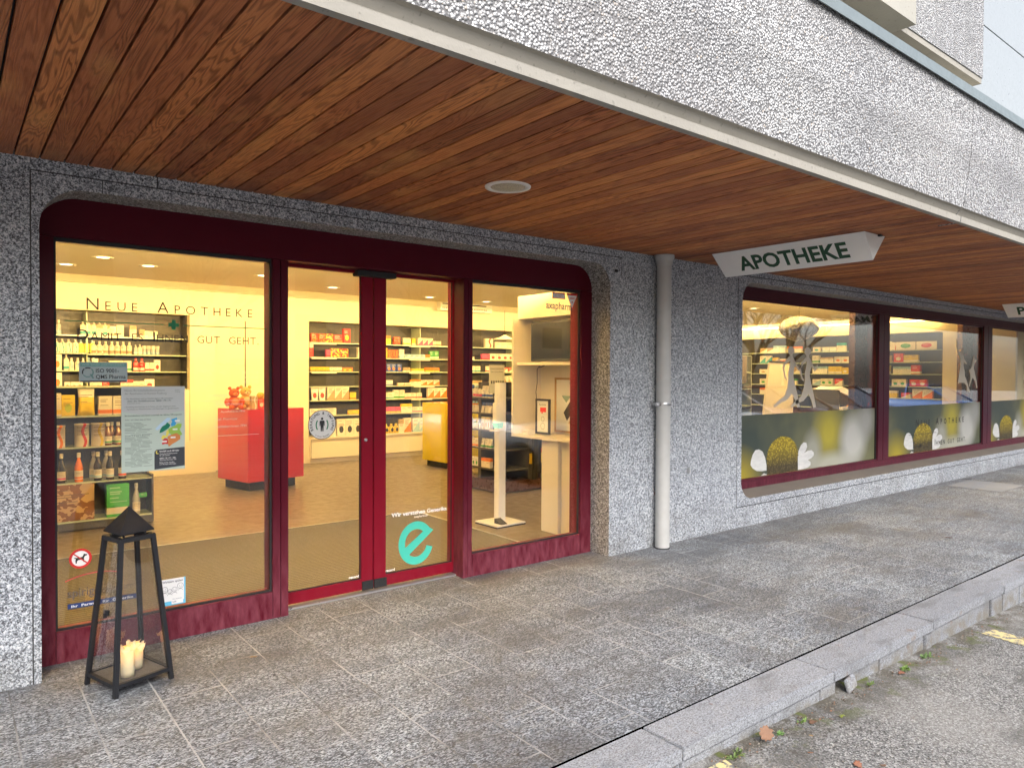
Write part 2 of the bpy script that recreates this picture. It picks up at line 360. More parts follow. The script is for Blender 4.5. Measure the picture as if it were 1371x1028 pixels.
def tilefloor():
    g = G('shop_floor', (.22,.17,.11), .34); x, y, z = g.xyz(g.coord())
    fx = g.m2('FRACT', g.m2('DIVIDE', g.m2('ADD', x, 20.3), .9)); fy = g.m2('FRACT', g.m2('DIVIDE', y, .9))
    jm = g.m2('MAXIMUM', g.m2('LESS_THAN', fx, .005), g.m2('LESS_THAN', fy, .005))
    n = g.noise(2.2, 5)[0]; n2 = g.noise(11, 4)[0]
    col = g.mix(n, (.125,.10,.068), (.20,.165,.115)); col = g.mix(g.mapr(n2, .4, .7, 0., .35), col, (.13,.10,.065)); col = g.mix(g.m2('MULTIPLY', jm, .6), col, (.33,.27,.18))
    g.base(col); g.rough(g.mapr(n2, .3, .7, .28, .42)); return g.m
M_floor = tilefloor()
def matmat():
    g = G('entrance_mat', (.1,.09,.07), .9); x, y, z = g.xyz(g.coord())
    s = g.m2('FRACT', g.m2('DIVIDE', y, .042)); st = g.m2('LESS_THAN', s, .3)
    s2 = g.m2('FRACT', g.m2('DIVIDE', x, .02)); 
    c = g.mix(g.noise(60, 3)[0], (.022,.019,.015), (.055,.049,.039)); c = g.mix(g.m2('MULTIPLY', g.m2('LESS_THAN', s2, .5), .25), c, (.05,.04,.03))
    c = g.mix(g.m2('MULTIPLY', st, .8), c, (.12,.105,.08)); g.base(c); g.bump(s2, .003); return g.m
M_mat = matmat()
M_ink = G('black_lettering', (.012,.012,.012), .5).m
M_green = G('green_lettering', (.0,.16,.055), .5).m; M_dgreen = G('dark_green_lettering', (.004,.055,.02), .5).m
M_blue = G('blue_lettering', (.01,.035,.16), .5).m; M_wink = G('white_lettering', (.82,.82,.82), .5).m; M_grink = G('grey_lettering', (.10,.10,.13), .5).m
M_redink = G('red_print', (.55,.02,.02), .5).m; M_turq = G('turquoise_print', (.06,.50,.39), .45).m; M_paper = plain('white_paper', (.78,.79,.78), .6, 0, .02)
M_bluep = G('light_blue_print', (.12,.50,.75), .5).m

# ------------------------------------------------------------------ lettering
def text_geo(s, offset=0., space=1.):
    cu = bpy.data.curves.new('t', 'FONT'); cu.body = s; cu.size = 1; cu.offset = offset; cu.resolution_u = 3; cu.space_character = space
    o = bpy.data.objects.new('t', cu); C.objects.link(o)
    dg = bpy.context.evaluated_depsgraph_get(); dg.update(); me = bpy.data.meshes.new_from_object(o.evaluated_get(dg))
    vs = [v.co.copy() for v in me.vertices]; fs = [list(p.vertices) for p in me.polygons]
    bpy.data.objects.remove(o); bpy.data.curves.remove(cu); bpy.data.meshes.remove(me); return vs, fs
def put_text(mb, s, O, ax, ay, x0, y0, w=None, h=None, offset=0., space=1., mi=0, lift=0., fixh=None):
    """lay text s with its left-bottom at (x0,y0) in plane (O,ax,ay); w,h = printed size of the caps"""
    vs, fs = text_geo(s, offset, space)
    if not vs: return
    O = Vector(O); ax = Vector(ax); ay = Vector(ay); n = ax.cross(ay)
    mnx = min(v.x for v in vs); mxx = max(v.x for v in vs); 
    sy = (h/.729) if h else None; sx = (w/(mxx-mnx)) if w else sy
    if sy is None: sy = sx
    mb.add([O+ax*(x0+(v.x-mnx)*sx)+ay*(y0+v.y*sy)+n*lift for v in vs], fs, mi)
YF = ((1,0,0), (0,0,1))   # plane facing -y
def wall_text(name, s, x, y, z, w=None, h=None, mat=None, parent=None, offset=0., space=1.):
    mb = MB(); put_text(mb, s, (0,y,0), *YF, x, z, w, h, offset, space); o = mb.build(name, mat, parent); return o
def small_caps(mb, s, x0, x1, y, z, hc, hs, offset):
    """s: capitals large, lower-case drawn as small capitals, spread evenly from x0 to x1"""
    items = []; tot = 0; gap = hs*.42
    for ch in s:
        if ch == ' ': items.append((None, hs*.75)); tot += hs*.75; continue
        vs, fs = text_geo(ch.upper(), offset); h = hc if ch.isupper() else hs
        k = h/.729; mn = min(v.x for v in vs); mx = max(v.x for v in vs); items.append(((vs, fs, k, mn), (mx-mn)*k)); tot += (mx-mn)*k
    sp = (x1-x0-tot)/(len(s)-1); cx = x0
    for it, wd in items:
        if it: vs, fs, k, mn = it; mb.add([(cx+(v.x-mn)*k, y, z+v.y*k) for v in vs], fs)
        cx += wd+sp
    return mb
def disc(mb, cx, y, cz, r, n=40, mi=0, r0=0):
    if r0: 
        vs = [(cx+r*math.cos(2*math.pi*i/n), y, cz+r*math.sin(2*math.pi*i/n)) for i in range(n)]+[(cx+r0*math.cos(2*math.pi*i/n), y, cz+r0*math.sin(2*math.pi*i/n)) for i in range(n)]
        mb.add(vs, [(i, (i+1)%n, n+(i+1)%n, n+i) for i in range(n)], mi)
    else: mb.add([(cx+r*math.cos(2*math.pi*i/n), y, cz+r*math.sin(2*math.pi*i/n)) for i in range(n)], [tuple(range(n))], mi)
    return mb
def fxz(y): return lambda a, b, d=0: (a, y+d, b)
def rect(mb, x0, x1, y, z0, z1, mi=0): return mb.add([(x0,y,z0),(x1,y,z0),(x1,y,z1),(x0,y,z1)], [(0,1,2,3)], mi)

# ================================================================== SETTING
def roadz(x): return -.03-.0265*min(max(x, -8), 7)
mb = MB()
xs = [-60,-8,-4]+[i*1. for i in range(-3,15)]+[20,40,90]
ys = [1.95,0,-8,-60]
vs = [(x, y, roadz(x)) for y in ys for x in xs]; n = len(xs)
mb.add(vs, [(j*n+i, j*n+i+1, (j+1)*n+i+1, (j+1)*n+i) for j in range(len(ys)-1) for i in range(n-1)])
tag(mb.build('road', M_asph), kind='structure')
mb = MB(); xs = [-12+i*1.5 for i in range(36)]
mb.add([(x, y, 0) for y in (4.75, 2.092) for x in xs], [(i, i+1, len(xs)+i+1, len(xs)+i) for i in range(len(xs)-1)])
tag(mb.build('pavement', M_pave), kind='structure')
mb = MB()
for k in range(-9, 26):
    x0 = 2.382+1.236*k; dx = random.uniform(-.004, .004); dz = random.uniform(-.003, .002)
    mb.bev(x0+.005, x0+1.231, 1.862+dx, 2.084, -.055+dz, 0+dz, .0035)
    # upright riser stones below the coping, slightly uneven
    c = 0
    while c < 1.2:
        l = random.uniform(.35, .7); e = min(c+l, 1.236); back = random.uniform(.006, .035)
        if k == 1 and c == 0: mb.bev(x0+.22, x0+e-.003, 1.885, 2.05, -.55, -.065, .004); mb.bev(x0-.02, x0+.05, 1.88, 2.05, -.55, -.065, .004)
        else: mb.bev(x0+c+.003, x0+e-.003, 1.862+back, 2.05, -.55, -.061-random.random()*.012, .004)
        c = e
tag(mb.build('kerb', M_kerb), kind='structure')
mb = MB(); mb.bev(3.71, 3.80, 1.825, 1.840, -.14, -.082, .003)
for v in range(len(mb.v)):
    x, y, z = mb.v[v]; mb.v[v] = (x, y+(z+.14)*.35, z+(x-3.66)*.25)
tag(mb.build('kerb_fragment', M_kerb), 'broken grey stone sliver leaning against the kerb face in a gap', 'stone')
g = G('yellow_road_paint', (.62,.5,.08), .7); a = g.noise(38, 5)[0]; g.base(g.mix(g.mapr(a, .50, .56), (.55,.46,.22), (.16,.155,.145)))
def ymark(pts, nm):
    mb = MB(); mb.poly(pts, lambda a, b, d=0: (a, b, roadz(a)+.004+d)); tag(mb.build(nm, g.m), kind='structure')
ymark([(5.40,1.78),(5.56,1.76),(5.36,.6),(5.20,.6)], 'road_marking'); ymark([(2.42,1.81),(2.60,1.81),(2.58,1.74),(2.66,1.66),(2.58,.9),(2.38,.9)], 'road_marking')
# pale inspection slab in the pavement
mb = MB(); mb.box(10.94,11.86,3.40,4.06,-.02,.004); tag(mb.build('pavement_slab', concrete('pale_slab', (.22,.23,.245))), kind='structure')
mb = MB(); mb.box(11.87,11.885,2.1,4.2,-.02,.0035); tag(mb.build('pavement_joint', M_rubber), kind='structure')

# ---- facade
def rounded(x0, x1, z0, z1, r, bottom=True, n=10):
    P = []
    def arc(cx, cz, a0): 
        for i in range(n+1):
            a = rad(a0+90*i/n); P.append((cx+r*math.cos(a), cz+r*math.sin(a)))
    if bottom: arc(x0+r, z0+r, 180); arc(x1-r, z0+r, 270)
    else: P.append((x0, z0)); P.append((x1, z0))
    arc(x1-r, z1-r, 0); arc(x0+r, z1-r, 90); return P
door_o = rounded(.365, 4.385, -.3, 2.462, .20, False)
win_o = rounded(6.285, 17.5, .275, 2.475, .19, True)
bm = bmesh.new()
def loop(P):
    v = [bm.verts.new((a, 4.22, b)) for a, b in P]; return [bm.edges.new((v[i], v[(i+1)%len(v)])) for i in range(len(v))]
outer = [(-12,-.3), (.365,-.3)]+[(a, b) for a, b in reversed(door_o[2:])]+[(4.385,-.3), (42,-.3), (42,2.75), (-12,2.75)]
es = loop(outer)+loop(win_o)
bmesh.ops.triangle_fill(bm, edges=es, use_beauty=True, use_dissolve=False, normal=(0,-1,0))
mb = MB(); mb.bm(bm, 0)
def reveal(P, closed, y1=4.64, mi=1, skip=None):
    m = len(P)
    for i in range(m if closed else m-1):
        a, b = P[i], P[(i+1)%m]; sm = True
        mb.add([(a[0],4.22,a[1]),(b[0],4.22,b[1]),(b[0],y1,b[1]),(a[0],y1,a[1])], [(0,1,2,3)], mi, sm)
reveal([(.365,-.3)]+list(reversed(door_o[2:]))+[(4.385,-.3)], False)
reveal(win_o, True)
me = bpy.data.meshes.new('facade_wall'); me.from_pydata(mb.v, [], mb.f)
for m_ in (M_granite, M_reveal): me.materials.append(m_)
me.polygons.foreach_set('material_index', mb.mi); me.update()
# rounded arrises: reveals are separate strips so their corners shade softly
building = empty('shop_building', (0,4.22,0), 'grey granite clad ground floor wall with rounded shop openings', 'building')
def bpart(name, mesh_or_mb, mats=None):
    o = new_obj(name, mesh_or_mb) if mats is None else mesh_or_mb.build(name, mats)
    o.parent = building; o.matrix_parent_inverse = Matrix.Translation((0,-4.22,0)); return o
bpart('wall', me)
# sill of the long window (sloped dark stone)
mb = MB(); mb.add([(6.44,4.215,.279),(17.4,4.215,.279),(17.4,4.46,.325),(6.44,4.46,.325)], [(0,1,2,3)])
bpart('window_sill', mb, concrete('sill_stone', (.17,.15,.13)))
# building mass: closes the room so that daylight enters only through the glass
mb = MB(); mb.box(-12,42,2.1,13,3.02,3.3); mb.box(-3.2,-3.0,4.25,13,-.3,3.02); mb.box(15.92,16.1,4.25,13,-.3,3.02); mb.box(-3.2,16.1,12.3,12.5,-.3,3.02)
mb.box(-12,42,4.30,4.5,2.5,3.02); mb.box(-12,.36,4.3,4.5,-.3,2.5); mb.box(4.40,6.27,4.3,4.5,-.3,2.5); mb.box(16.1,42,4.3,4.5,-.3,2.5)
bpart('wall_core', mb, M_wallin)
# ---- wooden soffit, every board with its gap
mb = MB(); bw = .1038
for k in range(-80, 340):
    x0 = .264+bw*k
    mb.box(x0+.0046, x0+bw-.0046, 1.985, 4.225, 2.59+(random.random()*.0015), 2.612)
mb.box(-12, 42, 1.985, 4.225, 2.62, 2.64, 1)
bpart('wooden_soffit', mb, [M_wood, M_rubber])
# ---- fascia (pebble-dash panels with a smooth concrete drip edge)
def fascia(x0, x1):
    mb = MB()
    prof = [(1.985,2.585),(1.958,2.590),(1.955,2.628),(1.985,2.640),(1.985,2.648),(1.962,2.680),(1.942,2.685)]
    for (a, b) in zip(prof, prof[1:]): mb.add([(x0,a[0],a[1]),(x1,a[0],a[1]),(x1,b[0],b[1]),(x0,b[0],b[1])], [(0,1,2,3)], 1)
    up = [(1.942,2.685),(1.905,2.99),(1.897,3.06),(1.890,3.40),(1.890,3.46)]
    for (a, b) in zip(up, up[1:]): mb.add([(x0,a[0],a[1]),(x1,a[0],a[1]),(x1,b[0],b[1]),(x0,b[0],b[1])], [(0,1,2,3)], 0, True)
    for xx in (x0, x1):
        pr = prof+up[1:]+[(2.1,3.46),(2.1,2.585)]; mb.add([(xx,a,b) for a, b in pr], [tuple(range(len(pr)))], 0)
    mb.add([(x0,1.890,3.46),(x1,1.890,3.46),(x1,2.1,3.46),(x0,2.1,3.46)], [(0,1,2,3)], 0)
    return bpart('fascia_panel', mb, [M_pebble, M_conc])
px = [-12.4,-6.45,-.5,5.452,11.4,17.35,23.3,29.25,35.2]
for a, b in zip(px, px[1:]): fascia(a+.005, b-.005)
mb = MB()
for a, b in zip([x-2.6 for x in px], [x-2.6 for x in px[1:]]):
    mb.add([(x, y, z) for x in (a+.002, b-.002) for y, z in ((1.866,3.398),(1.866,3.462),(2.12,3.475),(2.12,3.468),(1.872,3.455),(1.872,3.398))],
           [(0,1,7,6),(1,2,8,7),(3,4,10,9),(4,5,11,10),(0,6,11,5),(0,5,4,3,2,1),(6,7,8,9,10,11)])
    mb.box(b-.03, b+.03, 1.863, 2.12, 3.400, 3.4655+.012)
bpart('zinc_coping', mb, M_zinc)
# ---- upper storeys seen above the coping
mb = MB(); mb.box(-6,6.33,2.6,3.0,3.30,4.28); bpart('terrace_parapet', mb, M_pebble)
mb = MB(); mb.box(6.333,6.77,2.6,2.98,3.30,4.29); bpart('white_planter_panel', mb, M_white)
mb = MB(); mb.box(-6,5.30,2.2,3.6,3.975,4.9); mb.box(-6,5.28,2.15,2.2,4.3,4.9)
bpart('balcony_slab', mb, [M_concg])
mb = MB(); mb.lathe([(.045,3.3),(.045,3.975)], 14, (5.04,2.42,0)); bpart('balcony_post', mb, plain('grey_post', (.16,.18,.2), .5))
mb = MB(); mb.box(5.302,6.835,2.302,2.42,4.03,6.6); mb.box(-6,5.302,2.24,2.36,4.34,6.6); mb.box(6.72,6.835,2.42,4.6,4.03,6.6)
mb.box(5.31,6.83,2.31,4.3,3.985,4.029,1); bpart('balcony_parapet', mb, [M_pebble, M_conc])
mb = MB()
mb.box(6.84,30,3.5,3.6,3.3,5.985); mb.box(6.84,30,3.5,3.6,6.005,9); mb.box(5.5,6.8,3.9,4.0,3.3,4.0)
bpart('metal_cladding', mb, plain('pale_cladding', (.30,.325,.34), .35, .1, .02))
mb = MB(); mb.box(6.2,6.83,3.3,3.8,3.3,3.98); bpart('dark_recess', mb, M_darkg)
# ---- soffit speaker
t = empty('soffit_speaker', (2.478,3.18,2.59), 'round white speaker grille set flush in the wooden soffit', 'speaker')
mb = MB(); mb.lathe([(.098,0),(.098,-.006),(.128,-.006),(.130,-.001),(.130,0)], 40, caps=False); mb.build('ring', M_white, t)
g = G('speaker_grille', (.5,.46,.36), .6); v = g.vor(260)[0]; g.base(g.mix(g.mapr(v, .25, .4), (.08,.07,.05), (.50,.46,.36)))
mb = MB(); mb.lathe([(.099,-.001),(.097,-.004),(.05,-.007),(.0,-.008)], 40, caps=False); mb.build('grille', g.m, t)
# ---- drainpipe
t = empty('drainpipe', (4.985,4.145,0), 'pale grey round drainpipe on the granite wall between door and window', 'pipe')
mb = MB(); mb.lathe([(.064,-.02),(.064,2.52)], 24); mb.build('pipe', M_pipe, t)
mb = MB(); mb.lathe([(.070,2.50),(.074,2.53),(.074,2.545),(.088,2.56),(.088,2.588)], 24); mb.build('collar', M_pipe, t)
mb = MB(); mb.lathe([(.0665,1.265),(.069,1.27),(.069,1.288),(.0665,1.293)], 24); mb.box(-.075,-.05,-.012,.075,1.268,1.290); mb.box(-.115,-.07,-.02,.0,1.262,1.296); mb.build('bracket', M_steel, t)
mb = MB(); mb.lathe([(.067,.0),(.067,.01)], 24); mb.build('foot_ring', M_rubber, t)
mb = MB(); mb.bev(5.42,5.445,4.19,4.222,.62,.67,.004); tag(mb.build('wall_bolt', M_alu), 'small pale metal stub on the granite right of the drainpipe', 'bolt')
mb = MB(); mb.lathe([(.012,0),(.016,.01),(.012,.02)], 10, (4.44,4.205,2.40)); tag(mb.build('wall_plug', M_rubber), 'small dark plug in the wall above the door corner', 'plug')

# ================================================================== SHOP FRONT
shop = empty('shop_entrance', (2.37,4.5,0), 'maroon framed glass shop entrance with double sliding door and yellow lit interior', 'entrance')
def SP(o, parent=shop):
    o.parent = parent; return o
def world_child(mb, name, mats, parent):
    """mesh given in world coordinates, parented to an unrotated empty"""
    me = mb.mesh(name, mats); L = parent.matrix_world.translation if False else None
    o = new_obj(name, me, parent); o.matrix_parent_inverse = Matrix.Translation(-Vector(parent.location)); return o
mb = MB()
mb.bev(.355,4.395,4.44,4.60,2.252,2.50,.004)                     # header
mb.bev(.355,.447,4.44,4.58,-.01,2.25,.003); mb.bev(1.604,1.652,4.44,4.60,-.01,2.25,.003); mb.bev(1.655,1.702,4.437,4.60,-.01,2.25,.003)
mb.bev(3.046,3.084,4.437,4.66,-.01,2.25,.003); mb.bev(3.087,3.130,4.44,4.62,-.01,2.25,.003); mb.bev(4.262,4.395,4.44,4.58,-.01,2.25,.003)
mb.bev(.449,1.602,4.44,4.55,-.01,.166,.003); mb.bev(3.132,4.260,4.44,4.55,-.01,.168,.003)
mb.box(.36,.447,4.425,4.439,2.246,2.252)
world_child(mb, 'frame', M_frame, shop)
def side_light(x0, x1, z0, z1):
    t = empty('side_window', (0,0,0), None, None); t.parent = shop; t.matrix_parent_inverse = Matrix.Translation(-Vector(shop.location))
    mb = MB(); b = .012
    mb.box(x0,x0+b,4.462,4.475,z0,z1); mb.box(x1-b,x1,4.462,4.475,z0,z1); mb.box(x0+b,x1-b,4.462,4.475,z0,z0+b); mb.box(x0+b,x1-b,4.462,4.475,z1-.02,z1)
    mb.build('gasket', M_rubber, t)
    mb = MB(); mb.box(x0,x1,4.478,4.486,z0,z1); mb.build('pane', M_glass, t); return t
side_light(.447,1.604,.166,2.252); side_light(3.130,4.262,.168,2.252)
def leaf(x0, x1, gx0, gx1, rightlock):
    t = empty('sliding_door', (0,0,0), None, None); t.parent = shop; t.matrix_parent_inverse = Matrix.Translation(-Vector(shop.location))
    mb = MB()
    mb.bev(x0,gx0,4.57,4.612,.022,2.28,.003); mb.bev(gx1,x1,4.57,4.612,.022,2.28,.003)
    mb.bev(gx0,gx1,4.571,4.611,.022,.098,.002); mb.bev(gx0,gx1,4.571,4.611,2.232,2.28,.002); mb.build('door_frame', M_door, t)
    mb = MB(); b = .007; mb.box(gx0,gx0+b,4.584,4.590,.098,2.232); mb.box(gx1-b,gx1,4.584,4.590,.098,2.232); mb.box(gx0+b,gx1-b,4.584,4.590,.098,.105); mb.build('gasket', M_rubber, t)
    mb = MB(); mb.box(gx0,gx1,4.591,4.597,.098,2.232); mb.build('pane', M_glass, t)
    mb = MB(); mb.box((gx1+.004) if rightlock else x0+.001,(x1-.001) if rightlock else gx0+.002,4.560,4.5695,.020,.083); mb.build('floor_guide', M_rubber, t)
    return t
L1 = leaf(1.700,2.364,1.742,2.275,True); L2 = leaf(2.371,3.092,2.467,3.038,False)
mb = MB(); mb.lathe([(.012,0),(.012,.006),(.009,.008)], 16); me = mb.mesh('lock', M_alu); o = new_obj('lock', me, L1); o.location = (2.305,4.568,1.075); o.rotation_euler = (rad(90),0,0)
mb = MB(); mb.bev(2.22,2.52,4.515,4.60,2.212,2.250,.004); world_child(mb, 'door_sensor', M_rubber, shop)
mb = MB(); mb.box(1.703,3.045,4.53,4.66,-.005,.012); world_child(mb, 'threshold', M_alu, shop)
mb = MB(); mb.box(.449,1.60,4.500,4.56,2.238,2.2515); mb.box(3.132,4.260,4.500,4.56,2.238,2.2515); world_child(mb, 'head_rail', M_cream, shop)
for x0, x1 in ((1.93,2.14),): pass

# lettering on the left pane
mb = MB(); small_caps(mb, 'Neue Apotheke', .600, 1.490, 4.4770, 1.882, .068, .052, -.004); world_child(mb, 'shop_name_lettering', M_ink, shop)
mb = MB(); small_caps(mb, 'Damit es Ihnen gut geht.', .556, 1.528, 4.4770, 1.716, .062, .046, -.004); world_child(mb, 'slogan_lettering', M_ink, shop)
mb = MB(); rect(mb, .500,.985,4.4768,1.814,1.819); rect(mb, 1.09,1.577,4.4768,1.814,1.819); rect(mb, 1.010,1.066,4.4768,1.806,1.828); rect(mb, 1.027,1.049,4.4766,1.788,1.846)
world_child(mb, 'green_cross_rule', M_green, shop)
mb = MB()
for (s_, x_, z_, h_) in [('Unsere Öffnungszeiten',1.225,1.585,.017),('Montag - Freitag',1.19,1.535,.015),('8.00 - 12.15',1.43,1.535,.015),('13.30 - 18.30',1.42,1.505,.015),('Samstag',1.19,1.478,.015),('8.00 - 16.00',1.43,1.478,.015),('Schliesszeiten',1.23,1.40,.015),('Geschäftsleitung',1.27,1.345,.018),('Apothekerin FPH',1.30,1.30,.015),('Dipl. Pharmazie',1.27,1.255,.015),('Apotheker/innen FPH',1.26,1.21,.016)]:
    put_text(mb, s_, (0,4.4768,0), *YF, x_, z_, None, h_, -.01)
rect(mb, 1.18,1.53,4.4769,1.372,1.374); rect(mb, 1.18,1.53,4.4769,1.160,1.162)
world_child(mb, 'opening_hours_lettering', G('pale_lettering', (.60,.60,.58), .5).m, shop)
def sticker(name, label, cat, group=None): return empty(name, (0,0,0), label, cat, group)
# ISO plate
t = sticker('certificate_sign', 'small grey plate reading ISO 9001 QMS Pharma behind the left pane', 'sign')
mb = MB(); mb.box(.563,.796,4.470,4.4765,1.487,1.597); mb.build('plate', plain('grey_blue_plate', (.30,.37,.38), .5), t)
mb = MB(); rect(mb, .568,.791,4.4695,1.572,1.594); mb.build('header_band', G('teal_band', (.14,.30,.28), .5).m, t)
mb = MB(); put_text(mb, 'WIR SIND ZERTIFIZIERT', (0,4.4690,0), *YF, .575, 1.577, .205, .012); mb.build('header_text', G('pale_teal', (.30,.44,.41), .5).m, t)
mb = MB(); put_text(mb, 'ISO 9001-', (0,4.4692,0), *YF, .642, 1.540, .112, .022, .012); put_text(mb, 'QMS Pharma', (0,4.4692,0), *YF, .642, 1.507, .145, .022, .012)
def arcband(mb, cx, cz, r0, r1, a0, a1, y, mi=0, n=16):
    vs = []
    for i in range(n+1):
        a = rad(a0+(a1-a0)*i/n); vs += [(cx+r0*math.cos(a), y, cz+r0*math.sin(a)), (cx+r1*math.cos(a), y, cz+r1*math.sin(a))]
    mb.add(vs, [(2*i, 2*i+2, 2*i+3, 2*i+1) for i in range(n)], mi)
arcband(mb, .604,1.541,.022,.028,60,120,4.469); arcband(mb, .604,1.541,.022,.028,130,200,4.469); rect(mb, .568,.791,4.4693,1.489,1.496); mb.build('text', M_ink, t)
mb = MB(); arcband(mb, .604,1.541,.022,.028,-40,50,4.469); mb.poly([(.612,1.530),(.620,1.533),(.634,1.510),(.626,1.508)], fxz(4.469)); arcband(mb, .604,1.541,.022,.027,210,300,4.469); mb.build('ring_mark', G('teal_ring', (.10,.22,.21), .5).m, t)
# duty-pharmacy poster
t = sticker('poster', 'pale green notice poster with coloured district map taped to the left pane', 'poster')
PX0, PX1, PZ0, PZ1 = .765, 1.096, .981, 1.462
def PW(a, b, d=0): return (PX0+(PX1-PX0)*a, 4.4700-d, PZ1-(PZ1-PZ0)*b)
mb = MB(); mb.box(PX0,PX1,4.4702,4.4765,PZ0,PZ1); mb.build('sheet', plain('pale_green_paper', (.47,.56,.50), .55, 0, .02), t)
mb = MB(); mb.add([PW(*p) for p in ((0,0),(1,0),(1,.29),(.75,.325),(.5,.335),(.25,.325),(0,.29))], [tuple(range(7))]); mb.build('heading_panel', plain('grey_paper', (.47,.50,.50), .55, 0, .02), t)
mb = MB()
def ptxt(s, a, b, h, off=0., wmax=None): put_text(mb, s, (PX0,4.4690,PZ1), *YF, (PX1-PX0)*a, -(PZ1-PZ0)*b, (PX1-PX0)*wmax if wmax else None, h, off)
ptxt('Neues Bereitschaftsdienstsystem', .05, .055, .0115, -.01, .62); ptxt('der Apotheken im Kanton Freiburg', .05, .092, .0115, -.01, .65)
ptxt('Kanton', .84, .05, .006); ptxt('Freiburg', .84, .07, .006)
ptxt('• Die Apotheken sind im Notfall täglich 24h erreichbar', .05, .15, .0085, .0, .76); ptxt('über die Notfallnummer 0800 170 171', .09, .178, .0095, .012, .68); ptxt('(kostenloser Anruf)', .09, .20, .006)
ptxt('• Einteilung des Kantons in 6 Zonen, um den Zugang zu einer', .05, .245, .0075, 0, .8); ptxt('Apotheke zu Wochenenden und Feiertagen zu gewährleisten', .08, .272, .0075, 0, .82)
ptxt('Bereitschaftsdienst nach Zonen ausserhalb der üblichen Öffnungszeiten', .05, .348, .009, .012, .9)
ptxt('Zonen 1 und 2 (Saane, Sense und Glane)', .05, .395, .008, .012, .40)
R_ = random.Random(3); b = .425
for k in range(34):
    if k in (7, 8): b += .008; 
    wd = R_.uniform(.2, .42); x = .05 if R_.random() < .7 else .14
    if k == 9: ptxt('Zonen 3, 4 und 5 (Bezirke)', .05, b+.008, .008, .012, .38); b += .018; continue
    mb.add([PW(x, b), PW(x+wd*.45, b), PW(x+wd*.45, b+.0042), PW(x, b+.0042)], [(0,1,2,3)]); mb.add([PW(x+wd*.5, b), PW(min(.47, x+wd), b), PW(min(.47, x+wd), b+.0042), PW(x+wd*.5, b+.0042)], [(0,1,2,3)])
    b += .0148
mb.build('printed_text', G('faded_ink', (.12,.15,.14), .6).m, t)
def pp(name, pts, c, d=.002):
    m_ = MB(); m_.poly([(p[0], -p[1]) for p in pts], lambda a, b_, dd=0: PW(a, -b_, d)); return m_.build(name, G(name+'_ink', c, .6).m, t)
Z_ = lambda L: [((x-62)/680, (y-80)/880) for x, y in L]
pp('map_lake', Z_([(412,525),(470,470),(545,410),(590,415),(560,450),(520,480),(440,540)]), (.42,.60,.75))
pp('map_dark_green_district', Z_([(470,530),(490,500),(530,480),(540,455),(560,470),(580,490),(560,520),(520,545),(495,560),(460,570),(465,545)]), (.0,.17,.10))
pp('map_blue_district', Z_([(585,430),(650,412),(655,430),(630,450),(645,470),(630,495),(590,505),(585,480),(600,450)]), (.04,.32,.62))
pp('map_green_district', Z_([(555,530),(600,505),(640,490),(660,475),(705,478),(700,510),(680,540),(712,590),(690,605),(650,580),(590,590),(560,570)]), (.30,.50,.08))
pp('map_yellow_district', Z_([(478,620),(500,590),(530,600),(535,550),(555,540),(565,575),(545,610),(510,625),(490,640)]), (.75,.65,.10))
pp('map_orange_district', Z_([(545,610),(590,590),(650,575),(685,600),(690,640),(640,670),(600,690),(560,718),(550,680),(555,640)]), (.60,.22,.06))
pp('map_red_district', Z_([(490,645),(520,625),(550,630),(555,690),(520,685),(490,692),(485,665)]), (.55,.04,.04))
for (cx, cy_) in ((630,535),(608,620),(512,660),(655,445)): pp('map_tag', Z_([(cx-27,cy_-8),(cx+27,cy_-8),(cx+27,cy_+8),(cx-27,cy_+8)]), (.75,.76,.74), .003)
pp('night_service_box', Z_([(425,742),(738,726),(738,925),(405,948),(405,765)]), (.035,.04,.05))
pp('moon_mark', Z_([(438,748),(425,755),(418,770),(425,785),(445,788),(452,782),(437,778),(430,768),(434,755)]), (.8,.65,.1), .003)
mb = MB()
for (s_, x, y, h, o_) in (('Notfall nach 20 Uhr',.585,.782,.0095,.015),('Zentrale Notfallnummer',.585,.81,.007,0),('für alle Zonen',.585,.83,.007,0),('0800 170 171 / 24h',.585,.865,.008,.012),('Zentrale Nummer 144',.585,.885,.007,0),('Bitte vorher anrufen',.585,.915,.007,0),('und Rezept mitbringen',.585,.935,.007,0)):
    put_text(mb, s_, (PX0,4.4662,PZ1), *YF, (PX1-PX0)*x, -(PZ1-PZ0)*y, None, h, o_)
mb.build('night_service_text', M_wink, t)
# no dogs sticker
t = sticker('no_dogs_sticker', 'round red and white no dogs sticker low on the left pane', 'sticker'); cx, cz = .5660,.5345
mb = MB(); disc(mb, cx,4.4770,cz,.053); mb.build('disc', M_wink, t)
mb = MB(); disc(mb, cx,4.4764,cz,.0535,r0=.041); mb.poly([(cx-.034,cz+.026),(cx-.030,cz+.031),(cx+.034,cz-.026),(cx+.030,cz-.031)], fxz(4.4752)); mb.build('prohibition_ring', M_redink, t)
dog = [(-.030,.004),(-.026,.009),(-.020,.006),(.008,.008),(.014,.018),(.016,.025),(.021,.022),(.032,.020),(.031,.014),(.022,.012),(.016,.002),(.018,-.020),(.014,-.021),(.011,-.006),(-.010,-.007),(-.016,-.012),(-.018,-.024),(-.023,-.024),(-.024,-.008),(-.022,.001)]
mb = MB(); mb.poly([(cx+a, cz+b_) for a, b_ in dog], fxz(4.4758)); mb.build('dog_silhouette', M_ink, t)
